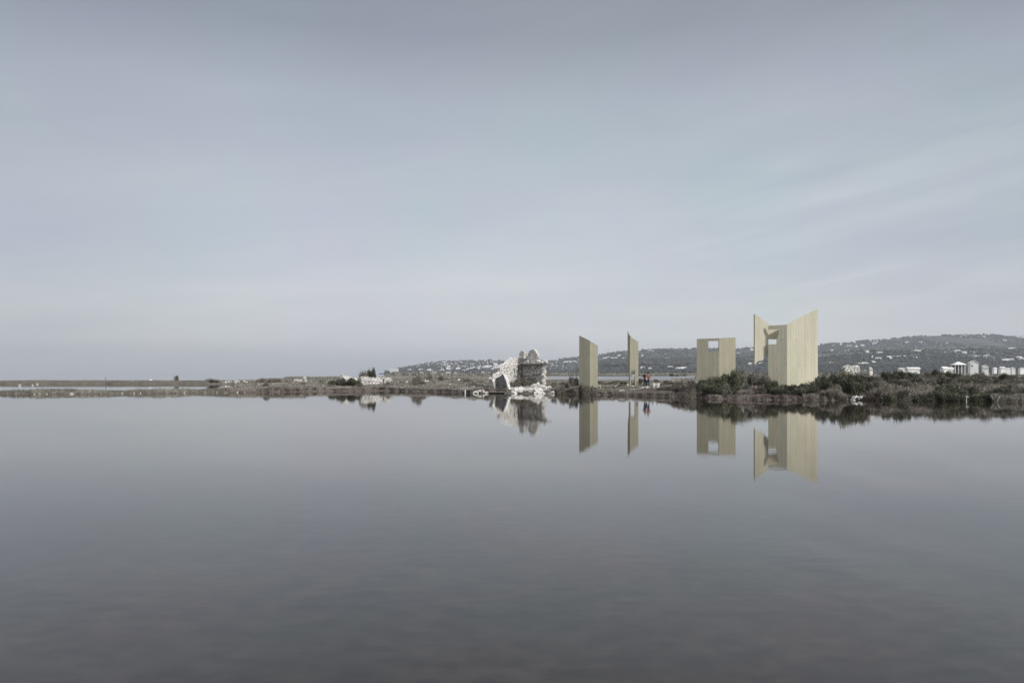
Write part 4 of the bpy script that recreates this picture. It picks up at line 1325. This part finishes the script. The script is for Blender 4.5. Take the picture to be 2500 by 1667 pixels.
for px in (574.5, 578):
    o = link('stake', MB().tube((0, 0, 0), (.03, 0, .75), .07, .06, 6).tube((0, 0, .5), (.12, 0, .62), .03, .03, 5).mesh('stake'), M_white)
    o.location = (wx(px, 148), 148, .15)
    L(o, 'short white stake at the right end of the pond', 'stake', 'white stakes by the pond')
o = link('post', MB().tube((0, 0, 0), (0, 0, .75), .08, .07, 6).box((0, 0, .78), (.35, .1, .08)).mesh('post'), M_wood_grey)
o.location = (wx(258, 157), 157, .7)
L(o, 'thin grey post with a crosspiece on top of the levee', 'post')
# white upturned boat on the levee
bm = bmesh.new()
bmesh.ops.create_uvsphere(bm, u_segments=16, v_segments=8, radius=1)
for v in bm.verts:
    v.co.z = max(v.co.z, 0)
me = bpy.data.meshes.new('hull'); bm.to_mesh(me); bm.free()
root = empty('boat', (wx(368, 160), 160, .74))
o = link('hull', me, M_white, root); o.scale = (.42, .3, .2)
link('keel', MB().box((0, 0, .2), (.6, .03, .03)).mesh('keel'), M_white, root)
L(root, 'white rounded hull like shape lying on the levee crest', 'boat')
root = empty('boat', (wx(1547.5, 556), 556, .1))
link('hull', MB().box((0, 0, .35), (2.4, 1.0, .7)).box((-1.5, 0, .45), (.7, .7, .5)).mesh('hull', .12), M_white, root)
link('cabin', MB().box((.2, 0, .9), (.9, .7, .5)).mesh('cabin', .06), M_white, root)
L(root, 'small white boat at the far bank, seen through the narrow timber doorway', 'boat')

# thin white post with crosspiece in the water on the right
root = empty('marker_post', (wx(2359, 57.3), 57.3, 0))
link('post', MB().tube((0, 0, -.3), (.03, 0, .42), .025, .02, 6).tube((.03, 0, .4), (-.05, 0, .5), .015).tube((.03, 0, .4), (.1, 0, .5), .015).mesh('post'), M_white, root)
link('crosspiece', MB().box((.14, 0, .42), (.16, .03, .03)).mesh('crosspiece'), M_white, root)
L(root, 'thin forked white post standing in the water at the right', 'post')

# white bracket right of the first timber wall
root = empty('bench', (wx(1462, 79), 79, float(ground(1462, 79))))
link('seat', MB().box((0, 0, .62), (.42, .2, .06)).mesh('seat'), M_white, root)
for s in (-1, 1): link('leg', MB().box((s * .17, 0, .3), (.05, .15, .6)).mesh('leg'), M_white, root)
L(root, 'small white bench like bracket right at the foot of the leftmost timber wall', 'bench')

# stone path by the people
PT = link('path', fan_mesh('path', np.arange(1538, 1612, 2), np.arange(77.2, 78.4, .2), lambda p_, d_: _g(p_, d_) + .035),
          noise_mat('path_gravel', [(.3, s2l(130, 125, 117)), (.7, s2l(172, 167, 160))], 4, 4))
L(PT, kind='structure')

# white tubs
def tub(px, D, label, notch=False):
    z = float(ground(px, D))
    root = empty('tub', (wx(px, D), D, z), .3)
    bm = bmesh.new()
    prof = [(.0, -.05), (.15, -.05), (.165, .0), (.185, .3), (.19, .42), (.17, .47), (.0, .47)]
    if notch: prof = [(.0, -.05), (.10, -.05), (.10, .2), (.19, .24), (.2, .42), (.17, .47), (0, .47)]
    seg = 18
    rings = [[bm.verts.new((r_ * math.cos(6.28318 * i / seg), r_ * math.sin(6.28318 * i / seg), z_)) for i in range(seg)] for r_, z_ in prof if r_ > 0]
    for a, b_ in zip(rings[:-1], rings[1:]):
        for i in range(seg): bm.faces.new((a[i], a[(i + 1) % seg], b_[(i + 1) % seg], b_[i]))
    bm.faces.new(rings[0]); bm.faces.new(rings[-1])
    bmesh.ops.recalc_face_normals(bm, faces=bm.faces)
    me = bpy.data.meshes.new('body'); bm.to_mesh(me); bm.free()
    link('body', me, M_plastic, root)
    link('lid', MB().tube((0, 0, .472), (0, 0, .515), .19, .18, 18).mesh('lid'), M_plastic, root)
    h = MB()
    for i in range(10):
        a0, a1 = math.pi * i / 10, math.pi * (i + 1) / 10
        h.tube((.19 * math.cos(a0), -.19, .42 - .1 * math.sin(a0)), (.19 * math.cos(a1), -.19, .42 - .1 * math.sin(a1)), .008, None, 5)
    link('handle', h.mesh('handle'), M_wood_grey, root)
    L(root, label, 'tub')
tub(1596, 78.4, 'white tub narrowing to a foot, nearer to the two people', True)
tub(1606.3, 78.4, 'straight sided white tub, the one farther from the two people')

# ------------------------------------------------------------------ birds on the pond
M_feather = noise_mat('white_feathers', [(.3, (.75, .75, .74)), (.7, (.9, .9, .89))], 8, 2)
M_beak = noise_mat('dull_beak', [(.3, (.1, .07, .04)), (.7, (.2, .12, .05))], 5, 2)


def skin_obj(name, pts, edges, rad, m, parent, sub=2, root_i=0):
    me = bpy.data.meshes.new(name)
    me.from_pydata([Vector(p) for p in pts], edges, [])
    o = link(name, me, m, parent)
    md = o.modifiers.new('skin', 'SKIN')
    md.use_smooth_shade = True
    lay = me.skin_vertices[0].data if me.skin_vertices else None
    if lay is None:
        bm = bmesh.new(); bm.from_mesh(me); bm.verts.layers.skin.verify(); bm.to_mesh(me); bm.free()
        lay = me.skin_vertices[0].data
    for i, r in enumerate(rad):
        lay[i].radius = (r, r) if isinstance(r, (int, float)) else r
        lay[i].use_root = (i == root_i)
    sb = o.modifiers.new('sub', 'SUBSURF'); sb.levels = sub; sb.render_levels = sub
    return o


def bird(px, D, s, rz, label):
    root = empty('water_bird', (wx(px, D), D, .02), rz)
    root.scale = (s, s, s)
    skin_obj('body', [(-.42, 0, .2), (-.2, 0, .16), (.08, 0, .16), (.3, 0, .2), (.42, 0, .3), (.42, 0, .42), (.48, 0, .48), (.56, 0, .46)],
             [(i, i + 1) for i in range(7)], [.04, .15, .19, .12, .06, .05, .065, .03], M_feather, root, 2, 2)
    link('beak', MB().tube((.57, 0, .46), (.7, 0, .43), .025, .008, 6).mesh('beak'), M_beak, root)
    L(root, label, 'water bird')
bird(48, 131, .6, 0, 'white water bird afloat on the left pond, the one farthest left')
bird(80, 133, .5, 2.9, 'white water bird afloat on the left pond, middle of the three')
bird(91, 146, .5, .2, 'smallest looking white water bird near the levee on the left pond')

# ------------------------------------------------------------------ two people
M_skin = noise_mat('skin', [(.3, (.42, .27, .2)), (.7, (.5, .33, .25))], 5, 2, rough=.6)
M_hair = noise_mat('dark_hair', [(.3, (.02, .014, .01)), (.7, (.05, .035, .025))], 20, 3)
M_coral = noise_mat('coral_jacket', [(.3, s2l(152, 100, 90)), (.7, s2l(168, 118, 108))], 6, 3)
M_jeans = noise_mat('blue_jeans', [(.3, s2l(48, 66, 80)), (.7, s2l(66, 86, 100))], 10, 3)
M_navy = noise_mat('navy_jacket', [(.3, s2l(30, 30, 44)), (.7, s2l(46, 44, 60))], 6, 3)
M_black = noise_mat('dark_trousers', [(.3, s2l(32, 32, 40)), (.7, s2l(48, 48, 56))], 10, 3)
M_shoe = noise_mat('dark_shoes', [(.3, (.015, .015, .015)), (.7, (.04, .04, .04))], 10, 2)
M_bag = noise_mat('pale_pink_bag', [(.3, s2l(200, 168, 174)), (.7, s2l(214, 186, 190))], 10, 2)


def person(px, D, rz, top, legs, label, lhand, rhand, lelb, relb, hood=False, long_hair=True):
    z = float(ground(px, D))
    root = empty('person', (wx(px, D), D, z), rz)
    # facing -y before rotation
    sh = 1.42
    P = {'pel': (0, 0, .95), 'waist': (0, 0, 1.08), 'chest': (0, .01, 1.3), 'neck': (0, 0, 1.49), 'head': (0, -.02, 1.6), 'crown': (0, .0, 1.69),
         'lsh': (-.17, .01, sh), 'rsh': (.17, .01, sh), 'lel': lelb, 'rel': relb, 'lw': lhand, 'rw': rhand,
         'lhip': (-.09, 0, .9), 'rhip': (.09, 0, .9), 'lkn': (-.11, -.03, .5), 'rkn': (.1, -.01, .5), 'lan': (-.12, .02, .09), 'ran': (.12, .03, .09), 'lto': (-.14, -.13, .04), 'rto': (.14, -.12, .04)}
    Rr = {'pel': .12, 'waist': .11, 'chest': .13, 'neck': .055, 'head': .085, 'crown': .07, 'lsh': .055, 'rsh': .055, 'lel': .042, 'rel': .042, 'lw': .027, 'rw': .027,
          'lhip': .085, 'rhip': .085, 'lkn': .058, 'rkn': .058, 'lan': .04, 'ran': .04, 'lto': .035, 'rto': .035}
    E = [('pel', 'waist'), ('waist', 'chest'), ('chest', 'neck'), ('neck', 'head'), ('head', 'crown'), ('chest', 'lsh'), ('chest', 'rsh'), ('lsh', 'lel'), ('rsh', 'rel'), ('lel', 'lw'), ('rel', 'rw'),
         ('pel', 'lhip'), ('pel', 'rhip'), ('lhip', 'lkn'), ('rhip', 'rkn'), ('lkn', 'lan'), ('rkn', 'ran'), ('lan', 'lto'), ('ran', 'rto')]
    def sub(names, edges, grow, over={}):
        ks = list(names)
        return [P[k] for k in ks], [(ks.index(a), ks.index(b_)) for a, b_ in edges], [over.get(k, Rr[k]) + grow for k in ks]
    pts, ed, rad = sub(P.keys(), E, 0)
    # palm and five fingers grown from each wrist
    for w, e in (('lw', 'lel'), ('rw', 'rel')):
        wi = list(P.keys()).index(w)
        wv = Vector(P[w]); d = (wv - Vector(P[e])).normalized()
        sd_ = d.cross(Vector((0, 0, 1)) if abs(d.z) < .9 else Vector((0, 1, 0))).normalized()
        up = sd_.cross(d)
        palm = wv + d * .07
        pts.append(tuple(palm)); rad.append(.03); pi_ = len(pts) - 1
        ed.append((wi, pi_))
        for f in range(5):
            if f < 4:
                off = (f - 1.5) * .02; ln = (.07, .085, .08, .062)[f]
                a = palm + sd_ * off + d * .035; b_ = a + d * ln * .6 - up * .015; c_ = b_ + d * ln * .3 - up * .03
            else:
                a = wv + d * .04 + sd_ * .035; b_ = a + sd_ * .025 + d * .03; c_ = b_ + d * .03 - up * .01
            i0 = len(pts)
            pts += [tuple(a), tuple(b_), tuple(c_)]; rad += [.010, .009, .008]
            ed += [(pi_ if f < 4 else wi, i0), (i0, i0 + 1), (i0 + 1, i0 + 2)]
    skin_obj('body', pts, ed, rad, M_skin, root, 1, 0)
    tn = ['pel', 'waist', 'chest', 'neck', 'lsh', 'rsh', 'lel', 'rel', 'lw', 'rw']
    Pn = P['neck']; P['neck'] = (0, 0, 1.46)
    pts, ed, rad = sub(tn, [e for e in E if e[0] in tn and e[1] in tn], .025, {'neck': .05, 'pel': .135, 'chest': .14, 'lw': .022, 'rw': .022})
    skin_obj('jacket', pts, ed, rad, top, root, 2, 0)
    P['neck'] = Pn
    ln_ = ['pel', 'lhip', 'rhip', 'lkn', 'rkn', 'lan', 'ran']
    pts, ed, rad = sub(ln_, [e for e in E if e[0] in ln_ and e[1] in ln_], .015)
    skin_obj('trousers', pts, ed, rad, legs, root, 2, 0)
    for s in ('l', 'r'):
        a, t = P[s + 'an'], P[s + 'to']
        skin_obj('shoe', [(a[0], a[1] + .03, .05), (a[0], a[1] - .03, .055), t, (t[0], t[1] - .04, .035)], [(0, 1), (1, 2), (2, 3)], [.05, .055, .048, .03], M_shoe, root, 1, 1)
    hp = [(0, .05, 1.68), (0, .02, 1.74), (0, .08, 1.6), (0, .09, 1.5)] if long_hair else [(0, .04, 1.69), (0, .02, 1.73), (0, .06, 1.63)]
    skin_obj('hair', hp, [(1, 0), (0, 2), (2, 3)] if long_hair else [(1, 0), (0, 2)], [.095, .07, .085, .05] if long_hair else [.09, .07, .07], M_hair, root, 2, 0)
    # face: nose, eyes, mouth, ears
    link('nose', MB().tube((0, -.1, 1.625), (0, -.135, 1.6), .008, .013, 6).mesh('nose'), M_skin, root)
    for s in (-1, 1):
        link('eye', MB().box((s * .032, -.098, 1.64), (.024, .01, .012)).mesh('eye'), M_shoe, root)
        link('ear', MB().box((s * .09, 0, 1.62), (.015, .035, .055)).mesh('ear', .006), M_skin, root)
    link('mouth', MB().box((0, -.1, 1.565), (.05, .01, .012)).mesh('mouth'), M_bag if top is M_coral else M_skin, root)
    L(root, label, 'person')
    return root


pA = person(1582, 78.7, R(-25), M_coral, M_jeans, 'person in a coral jacket and blue jeans with long dark hair, hands raised', (-.12, -.3, 1.33), (.12, -.3, 1.33), (-.3, -.1, 1.15), (.3, -.08, 1.15))
pB = person(1575, 82.5, R(15), M_navy, M_black, 'person in a dark navy jacket and dark trousers standing behind the one in coral', (-.14, -.28, 1.38), (.13, -.28, 1.4), (-.33, -.06, 1.18), (.3, -.1, 1.18), long_hair=False)
root = empty('bag', (wx(1578.3, 78.4), 78.4, float(ground(1582, 78.7)) + .92), R(10))
link('pouch', MB().box((0, 0, .12), (.2, .12, .26)).mesh('pouch', .03), M_bag, root)
h = MB()
for i in range(8):
    a0, a1 = math.pi * i / 8, math.pi * (i + 1) / 8
    h.tube((.07 * math.cos(a0), 0, .25 + .12 * math.sin(a0)), (.07 * math.cos(a1), 0, .25 + .12 * math.sin(a1)), .008, None, 5)
link('handle', h.mesh('handle'), M_bag, root)
L(root, 'pale pink bag hanging at the side of the person in coral', 'bag')

# ------------------------------------------------------------------ haze
hz = bpy.data.materials.new('haze')
hz.use_nodes = True
nt = hz.node_tree
nt.nodes.clear()
pv = N(nt, 'ShaderNodeVolumePrincipled')
pv.inputs['Color'].default_value = (.9, .94, 1.0, 1)
pv.inputs['Density'].default_value = 8.5e-5
pv.inputs['Anisotropy'].default_value = 0.1
om = N(nt, 'ShaderNodeOutputMaterial')
lk(nt, pv.outputs[0], om.inputs['Volume'])
hb = link('haze', MB().box((0, 7800, 139), (29000, 17000, 282)).mesh('haze'), hz)
L(hb, kind='stuff')
